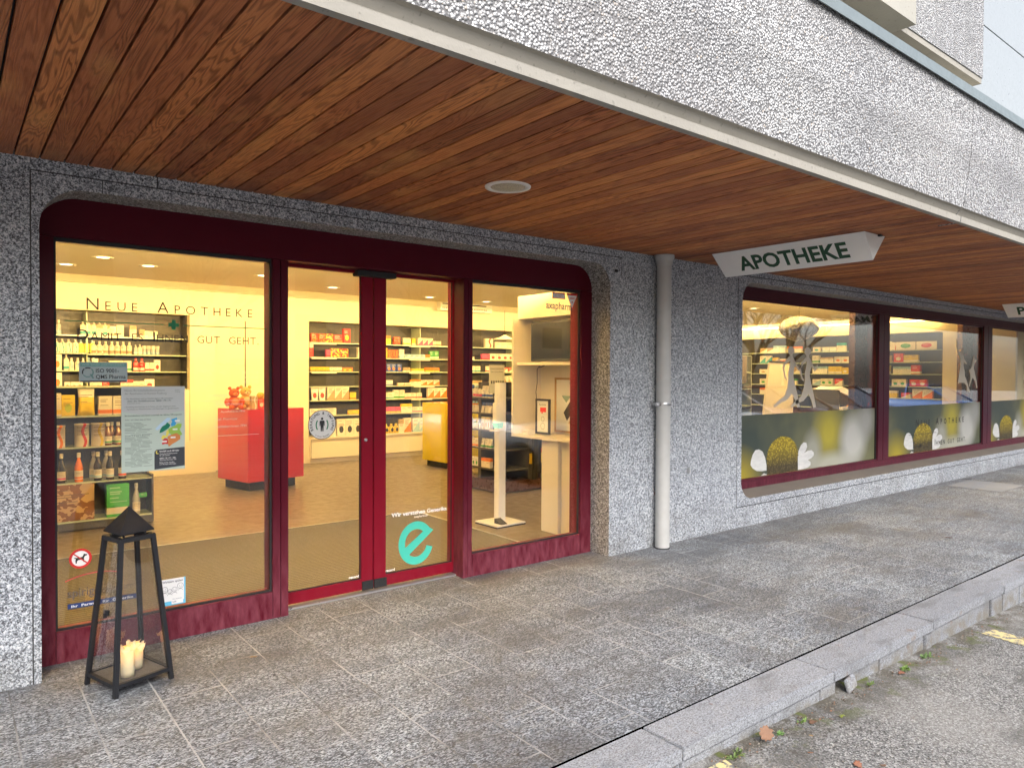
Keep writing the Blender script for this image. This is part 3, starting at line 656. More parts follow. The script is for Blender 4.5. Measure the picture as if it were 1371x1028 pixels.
# supplier lettering low on the pane
t = sticker('supplier_lettering', 'grey lettering with red arc above a blue strip low on the left pane', 'lettering')
mb = MB(); put_text(mb, 'spirig', (0,4.4768,0), *YF, .505,.330,.125,.05,.0); put_text(mb, 'healthcare', (0,4.4768,0), *YF, .650,.330,.17,.04,-.02); mb.build('word', M_grink, t)
mb = MB(); arcband(mb, .64,.06,.385,.391,73,112,4.4768); mb.build('red_arc', G('faded_red', (.5,.08,.10), .5).m, t)
mb = MB(); rect(mb, .505,.845,4.4770,.268,.296); mb.build('blue_strip', M_blue, t)
mb = MB(); put_text(mb, 'Ihr  Partner  für  Generika', (0,4.4762,0), *YF, .522,.275,.30,.0135,.02); mb.build('strip_text', M_wink, t)
# rinse instruction sticker
t = sticker('advice_sticker', 'square white and blue sticker with line drawn faces low on the left pane', 'sticker')
mb = MB(); rect(mb, .962,1.098,4.4770,.190,.345); mb.build('sheet', M_wink, t)
mb = MB(); rect(mb, .962,1.098,4.4766,.190,.214); rect(mb, 1.090,1.098,4.4766,.214,.345); mb.build('blue_edge', M_bluep, t)
mb = MB(); put_text(mb, 'Wirksam spülen', (0,4.4764,0), *YF, .972,.323,.112,.012,.02)
for (cx, cz, r) in ((.985,.285,.017),(1.012,.272,.013),(1.038,.280,.015),(1.070,.297,.017)):
    disc(mb, cx,4.4764,cz,r,24,0,r-.0018); disc(mb, cx-.005,4.4763,cz+.003,.0016,8); disc(mb, cx+.005,4.4763,cz+.003,.0016,8); arcband(mb, cx,cz,.007,.0085,210,330,4.4763,0,8); arcband(mb, cx,cz-r-.016,.014,.0157,25,155,4.4763,0,8)
mb.build('drawing', M_grink, t)
mb = MB(); rect(mb, 1.022,1.085,4.4762,.196,.236); mb.build('white_note', M_wink, t); mb = MB(); put_text(mb, 'Ihre Apotheke', (0,4.4760,0), *YF, 1.028,.222,.05,None); put_text(mb, 'hilft', (0,4.4760,0), *YF, 1.028,.204,.02,None); mb.build('note_text', M_blue, t)
# round vaccination badge on the left door
t = sticker('round_badge', 'round white badge with black person pictogram on the left sliding door', 'sticker'); cx, cz, yb = 1.993,1.193,4.5892
mb = MB(); disc(mb, cx,yb,cz,.098); mb.build('disc', plain('badge_white', (.66,.65,.62), .5, 0, .02), t)
mb = MB(); disc(mb, cx,yb-.0006,cz,.0995,48,0,.0955)
def arctext(mb, s, cx, cz, r, a0, a1, h, y, off=0., flip=False):
    n = len(s)
    for i, ch in enumerate(s):
        if ch == ' ': continue
        a = rad(a0+(a1-a0)*i/(n-1)); vs, fs = text_geo(ch, off); k = h/.729; mx = (min(v.x for v in vs)+max(v.x for v in vs))/2
        th = a-math.pi/2 if not flip else a+math.pi/2; rr_ = r
        for v in vs: pass
        pts = []
        for v in vs:
            lx, ly = (v.x-mx)*k, v.y*k
            pts.append((cx+rr_*math.cos(a)+lx*math.cos(th)-ly*math.sin(th), y, cz+rr_*math.sin(a)+lx*math.sin(th)+ly*math.cos(th)))
        mb.add(pts, fs)
arctext(mb, 'BERATUNG & IMPFUNG', cx, cz, .070, 205, -25, .018, yb-.0006, .02)
arctext(mb, 'in dieser Apotheke', cx, cz, .086, 235, 305, .011, yb-.0006, 0, True)
disc(mb, cx,yb-.0008,cz+.040,.0085,16); mb.poly([(cx-.012,cz+.028),(cx+.012,cz+.028),(cx+.018,cz+.022),(cx+.018,cz-.008),(cx+.013,cz-.008),(cx+.012,cz+.012),(cx+.010,cz-.045),(cx+.002,cz-.045),(cx,cz-.012),(cx-.002,cz-.045),(cx-.010,cz-.045),(cx-.012,cz+.012),(cx-.013,cz-.008),(cx-.018,cz-.008),(cx-.018,cz+.022)], fxz(yb-.0008)); mb.build('pictogram_and_text', M_ink, t)
mb = MB(); arcband(mb, cx+.012,cz-.002,.050,.058,145,215,yb-.0007); arcband(mb, cx-.012,cz-.002,.050,.058,-35,35,yb-.0007); mb.build('green_arcs', M_green, t)
# big turquoise e
t = sticker('letter_e_decal', 'large turquoise letter e with white slogan low on the right sliding door', 'decal'); cx, cz, yb = 2.728,.286,4.5892
pts = []; k0 = 1.0
for i in range(41):
    a = rad(42+(340-42)*i/40); pts.append((cx+.148*math.cos(a), cz+.160*math.sin(a)))
for i in range(41):
    a = rad(340-(340-215)*i/40); pts.append((cx+.098*math.cos(a), cz+.104*math.sin(a)))
    if i == 30: pass
mb = MB(); mb.poly(pts[:41]+[(cx+.098*math.cos(rad(340-(340-225)*i/20)), cz+.104*math.sin(rad(340-(340-225)*i/20))) for i in range(21)]+
    [(cx+.148*math.cos(rad(30)), cz+.160*math.sin(rad(34)))] , fxz(yb)) if False else None
# ring (gap at the right) plus slanted bar
mb = MB(); a_s, a_e = 40, 343; vs = []
for i in range(61):
    a = rad(a_s+(a_e-a_s)*i/60); vs += [(cx+.094*math.cos(a), yb, cz+.102*math.sin(a)), (cx+.148*math.cos(a), yb, cz+.160*math.sin(a))]
mb.add(vs, [(2*i, 2*i+2, 2*i+3, 2*i+1) for i in range(60)])
mb.poly([(cx-.100,cz-.030),(cx-.062,cz-.082),(cx+.150,cz+.078),(cx+.113,cz+.103),(cx+.062,cz+.080)], fxz(yb-.0004)); mb.build('letter', M_turq, t)
mb = MB(); put_text(mb, 'Wir verstehen Generika', (0,yb,0), *YF, 2.522,.500,.475,.030,.025); put_text(mb, 'axapharm.ch', (0,yb,0), *YF, 2.712,.474,.115,None,.01); mb.build('slogan', M_wink, t)
mb = MB(); put_text(mb, 'record', (0,4.5892,0), *YF, 2.19,.112,.075,.018,.03); put_text(mb, 'record', (0,4.5892,0), *YF, 2.475,.112,.075,.018,.03)
t_ = mb.build('door_maker_lettering', M_wink); tag(t_, 'tiny white maker lettering at the bottom of both sliding door panes', 'lettering')
# right pane stickers
t = sticker('brand_lettering', 'small dark blue lettering at the top of the right pane', 'lettering')
mb = MB(); put_text(mb, 'axapharm', (0,4.4768,0), *YF, 3.895,2.082,.29,.062,.012); mb.build('word', M_blue, t)
t = sticker('alarm_sticker', 'red edged rectangular alarm sticker top right of the right pane', 'sticker')
mb = MB(); rect(mb, 3.962,4.105,4.4770,2.170,2.222); mb.build('edge', M_redink, t); mb = MB(); rect(mb, 3.968,4.099,4.4766,2.176,2.208); mb.build('field', M_wink, t)
mb = MB(); put_text(mb, 'ALARM', (0,4.4764,0), *YF, 3.985,2.185,.09,.015); mb.build('word', M_redink, t); mb = MB(); put_text(mb, 'GESICHERT', (0,4.4760,0), *YF, 3.978,2.211,.11,.008); mb.build('small_word', M_wink, t)
t = sticker('warning_triangle_sticker', 'red edged triangular warning sticker top right of the right pane', 'sticker')
mb = MB(); mb.poly([(4.122,2.222),(4.252,2.222),(4.187,2.090)], fxz(4.4770)); mb.build('edge', M_redink, t)
mb = MB(); mb.poly([(4.134,2.206),(4.240,2.206),(4.187,2.102)], fxz(4.4766)); mb.build('field', M_wink, t)
mb = MB(); disc(mb, 4.187,4.4762,2.150,.007); rect(mb, 4.155,4.220,4.4762,2.185,2.189); rect(mb, 4.16,4.215,4.4762,2.176,2.180); mb.build('mark', M_redink, t)

# ================================================================== LONG WINDOW
lw = empty('display_window', (0,0,0), 'long maroon framed display window with daisy film along its foot', 'window')
mb = MB()
mb.bev(6.28,17.6,4.44,4.56,2.352,2.50,.004); mb.bev(6.28,17.6,4.44,4.56,.25,.398,.004)
MU = [(6.28,6.60),(9.705,9.845,1),(9.85,10.02,1),(13.40,13.585,1),(13.59,13.775,1),(17.2,17.6)]
for m_ in MU: mb.bev(m_[0],m_[1],4.438 if len(m_) > 2 else 4.44,4.60,.40,2.35,.004)
for i, (a, b) in enumerate(((6.60,9.705),(10.02,13.40),(13.775,17.2))):
    q = .022
    mb.box(a,b,4.452,4.472,.399,.399+q); mb.box(a,b,4.452,4.472,2.351-q,2.351)
mb.build('frame', M_frame2, lw)
mb = MB()
for (a, b) in ((6.60,9.705),(10.02,13.40),(13.775,17.2)):
    mb.box(a,a+.012,4.460,4.474,.422,2.328); mb.box(b-.014,b,4.460,4.474,.422,2.328)
mb.build('gasket', M_rubber, lw)
for (a, b) in ((6.60,9.705),(10.02,13.40),(13.775,17.2)):
    mb = MB(); mb.box(a,b,4.480,4.488,.40,2.351); mb.build('pane', M_glass2, lw)
# printed daisy film: soft out-of-focus print plus a sharp flower
def film(x0, x1, xd, name='daisy_film'):
    g = G('daisy_print', (.2,.2,.15), .45); x, y, z = g.xyz(g.coord())
    n = g.noise(1.2, 3)[0]
    col = g.ramp(g.m2('ADD', n, g.mapr(x, x0, x1, -.08, .1)), [(.3, (.035,.050,.040)), (.5, (.070,.080,.050)), (.7, (.14,.14,.07))])
    def blob(cx, cz, rx, rz, c, soft=.5, st=.95):
        nonlocal col
        dx = g.m2('DIVIDE', g.m2('SUBTRACT', x, cx), rx); dz = g.m2('DIVIDE', g.m2('SUBTRACT', z, cz), rz)
        d = g.m2('SQRT', g.m2('ADD', g.m2('MULTIPLY', dx, dx), g.m2('MULTIPLY', dz, dz)))
        col = g.mix(g.mapr(d, 1-soft, 1+soft*.4, st, 0.), col, c)
    o = xd-7.47
    blob(6.62+o, .42, .36, .30, (.34,.27,.02), .8); blob(8.50+o, .85, .34, .38, (.38,.32,.03), .7)
    blob(8.12+o, .62, .22, .26, (.30,.30,.25), .6); blob(8.6+o, .44, .62, .16, (.38,.38,.31), .6); blob(9.12+o, .72, .36, .34, (.44,.44,.41), .5)
    blob(9.45+o, .95, .25, .25, (.30,.30,.28), .7)
    g.base(col)
    t = empty(name, (0,0,0), None, 'window film')
    mb = MB(); mb.box(x0+.013,x1-.015,4.4775,4.4788,.423,1.10); mb.build('print', g.m, t)
    Pm = G('petal_print', (.62,.62,.60), .5); nn = Pm.noise(9, 4, Pm.scalevec(Pm.coord(), (1,1,3)))[0]; Pm.base(Pm.mix(nn, (.42,.43,.43), (.72,.72,.70)))
    mb = MB(); y = 4.4770
    # the print sits on the street face of the pane
    for P in ([(7.15,.53),(7.12,.62),(7.07,.69),(7.00,.72),(6.93,.715),(6.88,.67),(6.85,.61),(6.84,.56),(6.88,.52),(6.96,.485),(7.06,.475),(7.15,.475)],[(7.16,.43),(7.10,.45),(7.04,.425),(7.16,.425)],
              [(7.78,.56),(7.81,.65),(7.86,.715),(7.92,.745),(7.98,.735),(8.00,.69),(7.97,.645),(7.93,.62),(8.02,.64),(8.10,.64),(8.15,.61),(8.15,.575),(8.09,.545),(8.02,.53),(8.08,.50),(8.08,.465),(8.02,.44),(7.92,.43),(7.78,.43)]):
        mb.poly([(a+o, b) for a, b in P], fxz(y))
    mb.build('petals', Pm.m, t)
    dm = G('floret_print', (.5,.4,.02), .6); v = dm.vor(38); X_, Y_, Z2 = dm.xyz(dm.coord())
    cc = dm.mix(dm.mapr(Z2, .50, .76), (.085,.068,.03), (.46,.37,.03)); cc = dm.mix(dm.mapr(v[0], .2, .55), dm.mix(1., cc, (1.25,1.2,1.1), 'MULTIPLY'), dm.mix(1., cc, (.5,.46,.4), 'MULTIPLY')); dm.base(cc)
    P = [(7.165,.425)]
    for i in range(61):
        a = math.pi*(1-i/60); r = 1+(.035 if i % 2 else -.02)
        P.append((7.475+.325*math.cos(a)*r, .59+.245*math.sin(a)*r))
    P.append((7.80,.425)); mb = MB(); mb.poly([(a+o, b) for a, b in P], fxz(y-.0004)); mb.build('flower_head', dm.m, t)
    return t
t = film(6.60, 9.705, 7.47); t['label'] = 'printed daisy film along the bottom of the display pane nearest the drainpipe'
t = film(10.02, 13.40, 11.20); t['label'] = 'printed daisy film with shop name along the bottom of the middle display pane'
mb = MB(); small_caps(mb, 'Neue Apotheke', 10.95, 12.70, 4.4758, .80, .105, .085, .012); rect(mb, 10.72,11.66,4.4758,.680,.686); small_caps(mb, 'Damit es Ihnen gut geht.', 10.87, 12.80, 4.4758, .49, .09, .07, .012); mb.build('pane_lettering', M_ink, t)
t = film(13.775, 17.2, 14.60); t['label'] = 'printed daisy film along the bottom of the display pane at the right edge'
# frosted running figures and dancer on the glass
M_frost = plain('frosted_sand_film', (.50,.45,.36), .6, 0, .03)
run = [(7.61,1.866),(7.66,1.862),(7.70,1.834),(7.705,1.80),(7.66,1.775),(7.66,1.75),(7.70,1.72),(7.716,1.647),(7.69,1.58),(7.68,1.536),(7.715,1.439),(7.745,1.38),(7.775,1.313),(7.80,1.24),(7.83,1.165),(7.77,1.158),(7.72,1.25),(7.659,1.32),(7.62,1.29),(7.55,1.245),(7.43,1.22),(7.289,1.165),(7.277,1.193),(7.40,1.255),(7.50,1.30),(7.556,1.399),(7.575,1.495),(7.57,1.56),(7.60,1.64),(7.62,1.70),(7.60,1.77),(7.56,1.80),(7.565,1.84)]
arm = [(7.60,1.752),(7.50,1.69),(7.445,1.62),(7.50,1.50),(7.545,1.47),(7.56,1.485),(7.52,1.52),(7.485,1.62),(7.53,1.665),(7.62,1.70)]
arm2 = [(7.69,1.73),(7.78,1.62),(7.85,1.66),(7.86,1.64),(7.79,1.58),(7.70,1.66)]
def runner(dx, sc, label, group):
    t = tag(MB().build('tmp', M_frost) if False else None, None) if False else None
    mb = MB()
    for P in (run, arm, arm2): mb.poly([(7.60+(a-7.60)*sc+dx, 1.87+(b-1.87)*sc) for a, b in P], fxz(4.4785))
    return tag(mb.build('running_figure_decal', M_frost), label, 'decal', group)
runner(0, 1, 'left of two frosted running figures on the display pane nearest the drainpipe', 'frosted running figures')
runner(.36, 1.02, 'right of two frosted running figures on the display pane nearest the drainpipe', 'frosted running figures')
mb = MB()
mb.poly([(12.379,2.098),(12.40,2.09),(12.43,2.0),(12.45,1.95),(12.53,1.90),(12.565,1.905),(12.58,1.945),(12.62,1.965),(12.655,1.95),(12.66,1.90),(12.63,1.87),(12.66,1.85),(12.70,1.80),(12.80,1.73),(12.81,1.71),(12.74,1.725),(12.68,1.75),(12.67,1.70),(12.72,1.60),(12.74,1.52),(12.82,1.44),(12.88,1.36),(12.96,1.27),(12.84,1.275),(12.81,1.37),(12.72,1.42),(12.50,1.42),(12.46,1.40),(12.49,1.56),(12.55,1.69),(12.53,1.80),(12.50,1.84),(12.42,1.88),(12.388,1.95)], fxz(4.4785))
tag(mb.build('dancing_figure_decal', M_frost), 'frosted dancing figure with one arm raised on the middle display pane', 'decal')
mb = MB()
mb.poly([(13.06,1.83),(13.10,1.86),(13.13,1.80),(13.22,1.78),(13.18,1.755),(13.13,1.74),(13.10,1.66),(13.15,1.56),(13.22,1.44),(13.26,1.33),(13.22,1.33),(13.14,1.45),(13.05,1.50),(12.98,1.42),(12.93,1.35),(12.90,1.37),(12.96,1.48),(12.95,1.56),(12.90,1.62),(12.99,1.66),(13.04,1.75)], fxz(4.4785))
tag(mb.build('leaping_dog_decal', M_frost), 'frosted leaping dog beside the dancing figure on the middle display pane', 'decal')

# ================================================================== HANGING SIGNS
def arrow_sign(x0, txt, label, cap=.105, y_l=3.618, y_r=2.672):
    t = empty('arrow_sign', (x0+.16, 3.17, 2.585), label, 'sign', 'white pharmacy signs under the soffit'); O = Vector(t.location)
    A = [(x0,3.83,2.586),(x0+.32,3.83,2.586),(x0+.16,3.80,2.395)]; B = [(x0,2.51,2.586),(x0+.32,2.51,2.586),(x0+.16,2.52,2.395)]
    mb = MB(); mb.add([Vector(p)-O for p in A+B], [(0,2,5,3),(1,4,5,2),(0,3,4,1),(0,1,2),(3,5,4)])
    mb.build('box', plain('sign_white', (.82,.82,.80), .45, 0, .06), t)
    mb = MB(); ay = (Vector(A[0])-Vector(A[2])); ay.y = 0; hgt = ay.length; ay.normalize(); ax = Vector((0,-1,0))
    Or = Vector((x0+.16, 0, 2.395))-O; Or.y = -O.y
    vs, fs = text_geo(txt, .03); mn = min(v.x for v in vs); mx = max(v.x for v in vs); k = (y_l-y_r)/(mx-mn); n = ax.cross(ay)
    mb.add([Or+Vector((0,y_l,0))+ax*((v.x-mn)*k)+ay*(.052+v.y*cap/.729)+n*.0015 for v in vs], fs); mb.build('lettering', M_dgreen, t)
    mb = MB(); mb.box(.04,.07,-.685,-.662,-.012,.0); mb.build('clip', M_rubber, t); return t
arrow_sign(5.24, 'APOTHEKE', 'white three sided sign under the soffit reading APOTHEKE in green', .138)
arrow_sign(12.245, 'PHARMACIE', 'white three sided sign at the right edge with green lettering starting PH', .138, 3.66, 2.60)

# ================================================================== LANTERN
t = empty('garden_lantern', (.7115,3.974,0), 'tall black metal lantern with pyramid roof holding two candles by the door', 'lantern', None, rad(17))
hb, ht = .138, .078; H0, H1 = .0, .735
mb = MB()
for sx in (-1, 1):
    for sy in (-1, 1): mb.beam((sx*hb,sy*hb,0),(sx*ht,sy*ht,H1),.020,.020,0)
zb = .052; kb = hb-(hb-ht)*zb/H1; kt = hb-(hb-ht)*.722/H1
for (k, z, wdt) in ((kb,zb,.018),(kt,.728,.022)):
    for a, b in (((-k,-k),(k,-k)),((k,-k),(k,k)),((k,k),(-k,k)),((-k,k),(-k,-k))): mb.beam((*a,z),(*b,z),wdt,wdt)
mb.build('frame', M_black, t)
mb = MB(); mb.box(-kb+.008,kb-.008,-kb+.008,kb-.008,zb-.004,zb+.002); mb.build('floor_plate', plain('lantern_plate', (.10,.09,.08), .5), t)
mb = MB()
for s_ in (-1, 1):
    for s2 in (-1, 1): mb.beam((s_*.052,s2*.052,.735),(s_*.056,s2*.056,.772),.008,.008)
mb.build('roof_post', M_black, t)
mb = MB(); r_ = .083; mb.add([(-r_,-r_,.762),(r_,-r_,.762),(r_,r_,.762),(-r_,r_,.762),(0,0,.878),(-r_,-r_,.756),(r_,-r_,.756),(r_,r_,.756),(-r_,r_,.756)], [(0,1,4),(1,2,4),(2,3,4),(3,0,4),(5,8,7,6),(0,5,6,1),(1,6,7,2),(2,7,8,3),(3,8,5,0)])
mb.build('roof', M_black, t)
def lpane(a, b):
    mb = MB(); z0, z1 = .062, .718; k0 = hb-(hb-ht)*z0/H1-.002; k1 = hb-(hb-ht)*z1/H1-.002
    p = [Vector((a[0]*k0,a[1]*k0,z0)),Vector((b[0]*k0,b[1]*k0,z0)),Vector((b[0]*k1,b[1]*k1,z1)),Vector((a[0]*k1,a[1]*k1,z1))]
    mb.add(p, [(0,1,2,3)]); mb.build('glass_pane', M_lglass, t)
for a, b in (((-1,-1),(1,-1)),((1,-1),(1,1)),((1,1),(-1,1)),((-1,1),(-1,-1))): lpane(a, b)
mb = MB(); mb.box(-.112,-.102,-.012,.012,.36,.385); mb.box(-.124,-.110,-.004,.004,.35,.375); mb.build('door_latch', M_black, t)
def wax(seed, lx, ly, r, h, label):
    R = random.Random(seed); a = rad(17); wx = .7115+lx*math.cos(a)-ly*math.sin(a); wy = 3.974+lx*math.sin(a)+ly*math.cos(a)
    t = empty('candle', (wx,wy,.054), label, 'candle', 'candles in the lantern')
    g = G('candle_wax', (.82,.70,.46), .45); x, y, z = g.xyz(g.coord()); g.b.inputs['Subsurface Weight'].default_value = .25; g.b.inputs['Subsurface Radius'].default_value = (.03,.015,.006)
    g.put(g.b.inputs['Emission Color'], (1.,.42,.07)); g.put(g.b.inputs['Emission Strength'], g.m2('MULTIPLY', g.mapr(z, h*.35, h*.95, 0., 1.), g.mapr(z, h*1.35, h*.9, 0., .55)))
    n = 28; mb = MB(); vs = []
    lev = [0,.2,.5,.75,.9,1.0]
    tops = [h*(1+.22*max(0, math.sin(i/n*2*math.pi*2+seed))**2+.12*R.random()) for i in range(n)]
    for l in lev:
        for i in range(n):
            q = 2*math.pi*i/n; fl = 1+(.18*max(0, l-.85)/.15 if l > .85 else 0)*max(0, math.sin(q*2+seed)); vs.append((r*fl*math.cos(q), r*fl*math.sin(q), tops[i]*l))
    for i in range(n): q = 2*math.pi*i/n; vs.append((r*.86*math.cos(q), r*.86*math.sin(q), tops[i]*.985))
    for i in range(n): q = 2*math.pi*i/n; vs.append((r*.8*math.cos(q), r*.8*math.sin(q), h*.80))
    m = len(lev)+1; mb.add(vs, [(k*n+i, k*n+(i+1)%n, (k+1)*n+(i+1)%n, (k+1)*n+i) for k in range(m) for i in range(n)]+[tuple((m)*n+i for i in range(n)), tuple(reversed(range(n)))], 0, True)
    # folded wax lips hanging outside
    for q0, ln in ((seed*1.7, 1.), (seed*1.7+2.6, .8)):
        lip = []
        for j in range(7):
            for kx in range(7):
                qq = q0+(kx-3)*.20; rr = r*(1.0+.42*math.sin(j/6*math.pi*.62)); lip.append((rr*math.cos(qq), rr*math.sin(qq), h*(1.12-.42*ln*(j/6)**1.5*(1-.10*(kx-3)**2)+.02*j)))
        mb.add(lip, [(j*7+k, j*7+k+1, j*7+k+8, j*7+k+7) for j in range(6) for k in range(6)], 0, True)
    mb.build('wax_body', g.m, t)
    mb = MB(); mb.lathe([(.002,h*.8),(.006,h*.84),(.007,h*.88),(.003,h*.95),(.0005,h*1.0)], 10); mb.build('flame', emis('flame_light', (1.,.5,.12), 7.), t)
    return t
wax(1, -.035, -.052, .031, .125, 'taller ivory wax candle with glowing flame at the front of the lantern')
wax(3, .038, .018, .036, .105, 'shorter wide ivory candle with melted rim at the back of the lantern')

# ================================================================== INTERIOR ROOM
room = empty('shop_interior', (6,8,0), 'cream walled lit pharmacy room behind the glass front', 'room')
def RP(mb, name, mats):
    o = mb.build(name, mats, room); o.matrix_parent_inverse = Matrix.Translation((-6,-8,0)); return o
mb = MB(); mb.box(-3,15.92,4.62,12.3,-.05,.006); RP(mb, 'shop_floor', M_floor)
mb = MB(); mb.box(-.55,4.07,4.70,6.86,0,.011); RP(mb, 'entrance_mat', M_mat)
mb = MB(); mb.box(-.58,4.10,6.862,6.885,0,.012); mb.box(4.075,4.10,4.70,6.86,0,.012); RP(mb, 'mat_frame', M_alu)
mb = MB(); mb.box(-3,15.92,4.62,9.95,2.70,2.76); mb.box(-3,15.92,9.95,12.3,2.98,3.01); RP(mb, 'room_ceiling', M_ceil)
Z0 = .45
mb = MB()
mb.box(-3,15.92,11.60,12.28,2.40,2.98)       # wall above the shelves
mb.box(-3,15.92,11.50,11.598,2.775,2.90)     # pelmet band
mb.box(2.88,4.80,11.60,12.2,.006,2.40)       # white pier
mb.box(-3,3.25,11.45,11.598,.006,.50) ; mb.box(2.88,3.25,11.45,11.598,.50,2.40)
mb.box(-3,2.876,11.46,11.9,.502,1.27)
mb.box(13.9,15.9,11.60,12.28,.006,2.40)
mb.box(15.88,15.92,4.62,12.0,.0,2.98); mb.box(-3,-2.9,4.62,12.0,0,2.98)
mb.box(15.52,15.878,4.62,5.86,.006,2.975); mb.box(15.52,15.878,5.862,11.49,2.40,2.699)
RP(mb, 'room_wall', M_wallin)
mb = MB(); mb.box(4.80,13.9,11.50,12.1,.08,.415); mb.box(4.80,13.9,11.54,12.1,.006,.08)
RP(mb, 'drawer_base', M_cream)
mb = MB()
for x in (4.80,6.1,7.25,8.4,9.6,10.8,12.0): mb.box(x,x+.006,11.497,11.4995,.09,.41)
mb.box(4.80,13.9,11.497,11.4995,.082,.088); mb.box(3.74,3.755,11.595,11.5995,.01,2.35); mb.box(3.252,3.27,11.59,11.5995,.01,2.38)
RP(mb, 'panel_seams', M_dark)
mb = MB(); mb.box(-3,2.876,11.98,12.0,1.27,2.40); mb.box(4.80,13.9,11.98,12.0,.43,2.40); mb.box(2.872,2.879,11.6,11.98,1.27,2.40); mb.box(4.80,4.815,11.6,11.98,.43,2.40)
mb.box(15.86,15.879,5.87,11.49,.43,2.40)
RP(mb, 'shelf_back_panel', M_dark)
mb = MB(); mb.box(4.80,13.9,11.47,11.98,.415,.445); mb.box(15.45,15.86,5.87,11.49,.415,.445); mb.box(15.48,15.86,5.87,11.49,.006,.415); RP(mb, 'counter_ledge', M_cream)
mb = MB()
ROW = [2.05,1.80,1.555,1.30,1.06,.80]
for z in ROW[:4]: mb.box(-3,1.55,11.62,11.98,z-.016,z); mb.box(1.57,2.872,11.62,11.98,z-.028,z-.012)
for z in ROW: mb.box(4.82,13.9,11.62,11.98,z-.016,z); mb.box(15.50,15.86,5.88,11.48,z-.016,z)
for x in (1.558,): mb.box(x,x+.01,11.63,11.98,1.27,2.38)
for x in (7.0,9.3,11.5): mb.box(x,x+.01,11.65,11.98,.45,2.38)
RP(mb, 'shelf_boards', M_shelf)
mb = MB()
for x, z, wd in ((4.86,2.05,.45),(6.75,2.05,.45),(4.86,1.80,.45),(6.75,1.80,.45),(4.86,1.555,.45),(6.75,1.555,.45),(6.85,1.30,.45),(6.8,1.06,.45)):
    mb.box(x,x+wd,11.612,11.619,z-.034,z-.002)
RP(mb, 'price_rail', M_cream)
# air vent
t = empty('air_vent', (7.87,11.38,2.80), 'long white slotted air vent on the bulkhead above the back shelves', 'vent')
mb = MB(); mb.box(-.60,.60,-.02,.11,-.085,.09); mb.build('housing', M_white, t)
mb = MB(); mb.box(-.56,.46,-.0225,-.0205,.028,.05); 
for i in range(26): mb.box(-.56+i*.04,-.535+i*.04,-.0225,-.0205,-.05,-.025)
mb.build('slot', M_rubber, t)
# cove light strip
WARM = (1.0,.645,.22)
mb = MB(); mb.box(-2.8,15.8,10.02,10.08,2.765,2.785)
tag(mb.build('cove_light', emis('cove_glow', WARM, 36.)), 'long warm light strip hidden in the ceiling cove above the back shelves', 'light')
# recessed downlights
E_d = emis('downlight_glow', (1.,.80,.48), 3.)
def downlight(x, y, label, energy=48):
    t = empty('ceiling_downlight', (x,y,2.70), label, 'ceiling light', 'recessed downlights in the shop ceiling')
    mb = MB(); mb.lathe([(.060,-.002),(.075,-.006),(.095,-.006),(.098,0)], 24, caps=False); mb.build('trim_ring', M_white, t)
    mb = MB(); mb.lathe([(.0,-.0012),(.060,-.0012)], 24, caps=False); mb.build('diffuser', E_d, t)
    ld = bpy.data.lights.new('downlight_lamp', 'SPOT'); lo = bpy.data.objects.new('lamp', ld); C.objects.link(lo); lo.parent = t; lo.location = (0,0,-.01)
    ld.energy = energy; ld.color = WARM; ld.spot_size = rad(165); ld.spot_blend = 1.; ld.shadow_soft_size = .06
DL = [(1.03,9.10,'recessed downlight furthest left in the shop ceiling'),(1.26,8.30,'recessed downlight nearest the glass above the left shelves'),(1.75,8.65,'recessed downlight above the lettering on the left pane'),
      (3.0,8.62,'recessed downlight left of the first maroon mullion'),(4.16,9.22,'recessed downlight seen through the left sliding door'),(5.84,9.44,'left downlight seen through the right sliding door'),
      (7.69,9.44,'downlight above the wall niche behind the right pane'),(6.91,9.43,'downlight near the mullion in the right pane'),
      (8.5,6.6,'downlight above the back corner of the television niche'),(11.2,7.3,'left downlight behind the display pane nearest the drainpipe'),(12.3,9.4,'right downlight behind the display pane nearest the drainpipe'),(14.2,7.8,'downlight behind the middle display pane')]
for x, y, l in DL: downlight(x, y, l, 19 if x < 8.2 else 95)
for x, y, l in ((.7,6.3,'added unseen downlight over the left end of the entrance mat'),(2.4,6.3,'added unseen downlight over the middle of the entrance mat'),(4.3,6.5,'added unseen downlight over the sanitiser column'),(6.3,6.3,'added unseen downlight in front of the dark rack'),(13.4,5.8,'added unseen downlight near the middle display pane'),(10.4,5.6,'added unseen downlight near the display board')): downlight(x, y, l, 14 if x < 8 else 100)  # added lamps out of view, there to brighten the front of the room

# added uplighters hidden behind the door and window heads, only to brighten the ceiling
for (xa, xb, en, nm) in ((.5,4.2,430,'entrance'),(6.6,9.2,180,'first display pane'),(10.1,12.9,180,'middle display pane')):
    t = empty('added_uplighter', ((xa+xb)/2,4.72,2.42), 'added unseen slim white uplighter above the inside of the '+nm, 'light'); L_ = (xb-xa)/2
    mb = MB(); mb.box(-L_,L_,-.04,.04,-.03,.0); mb.build('housing', M_white, t)
    ld = bpy.data.lights.new('added_uplight_lamp', 'AREA'); ld.shape = 'RECTANGLE'; ld.size = 2*L_; ld.size_y = .05; ld.energy = en; ld.color = WARM
    lo = bpy.data.objects.new('lamp', ld); C.objects.link(lo); lo.parent = t; lo.location = (0,0,.01); lo.rotation_euler = (rad(180-36),0,0)
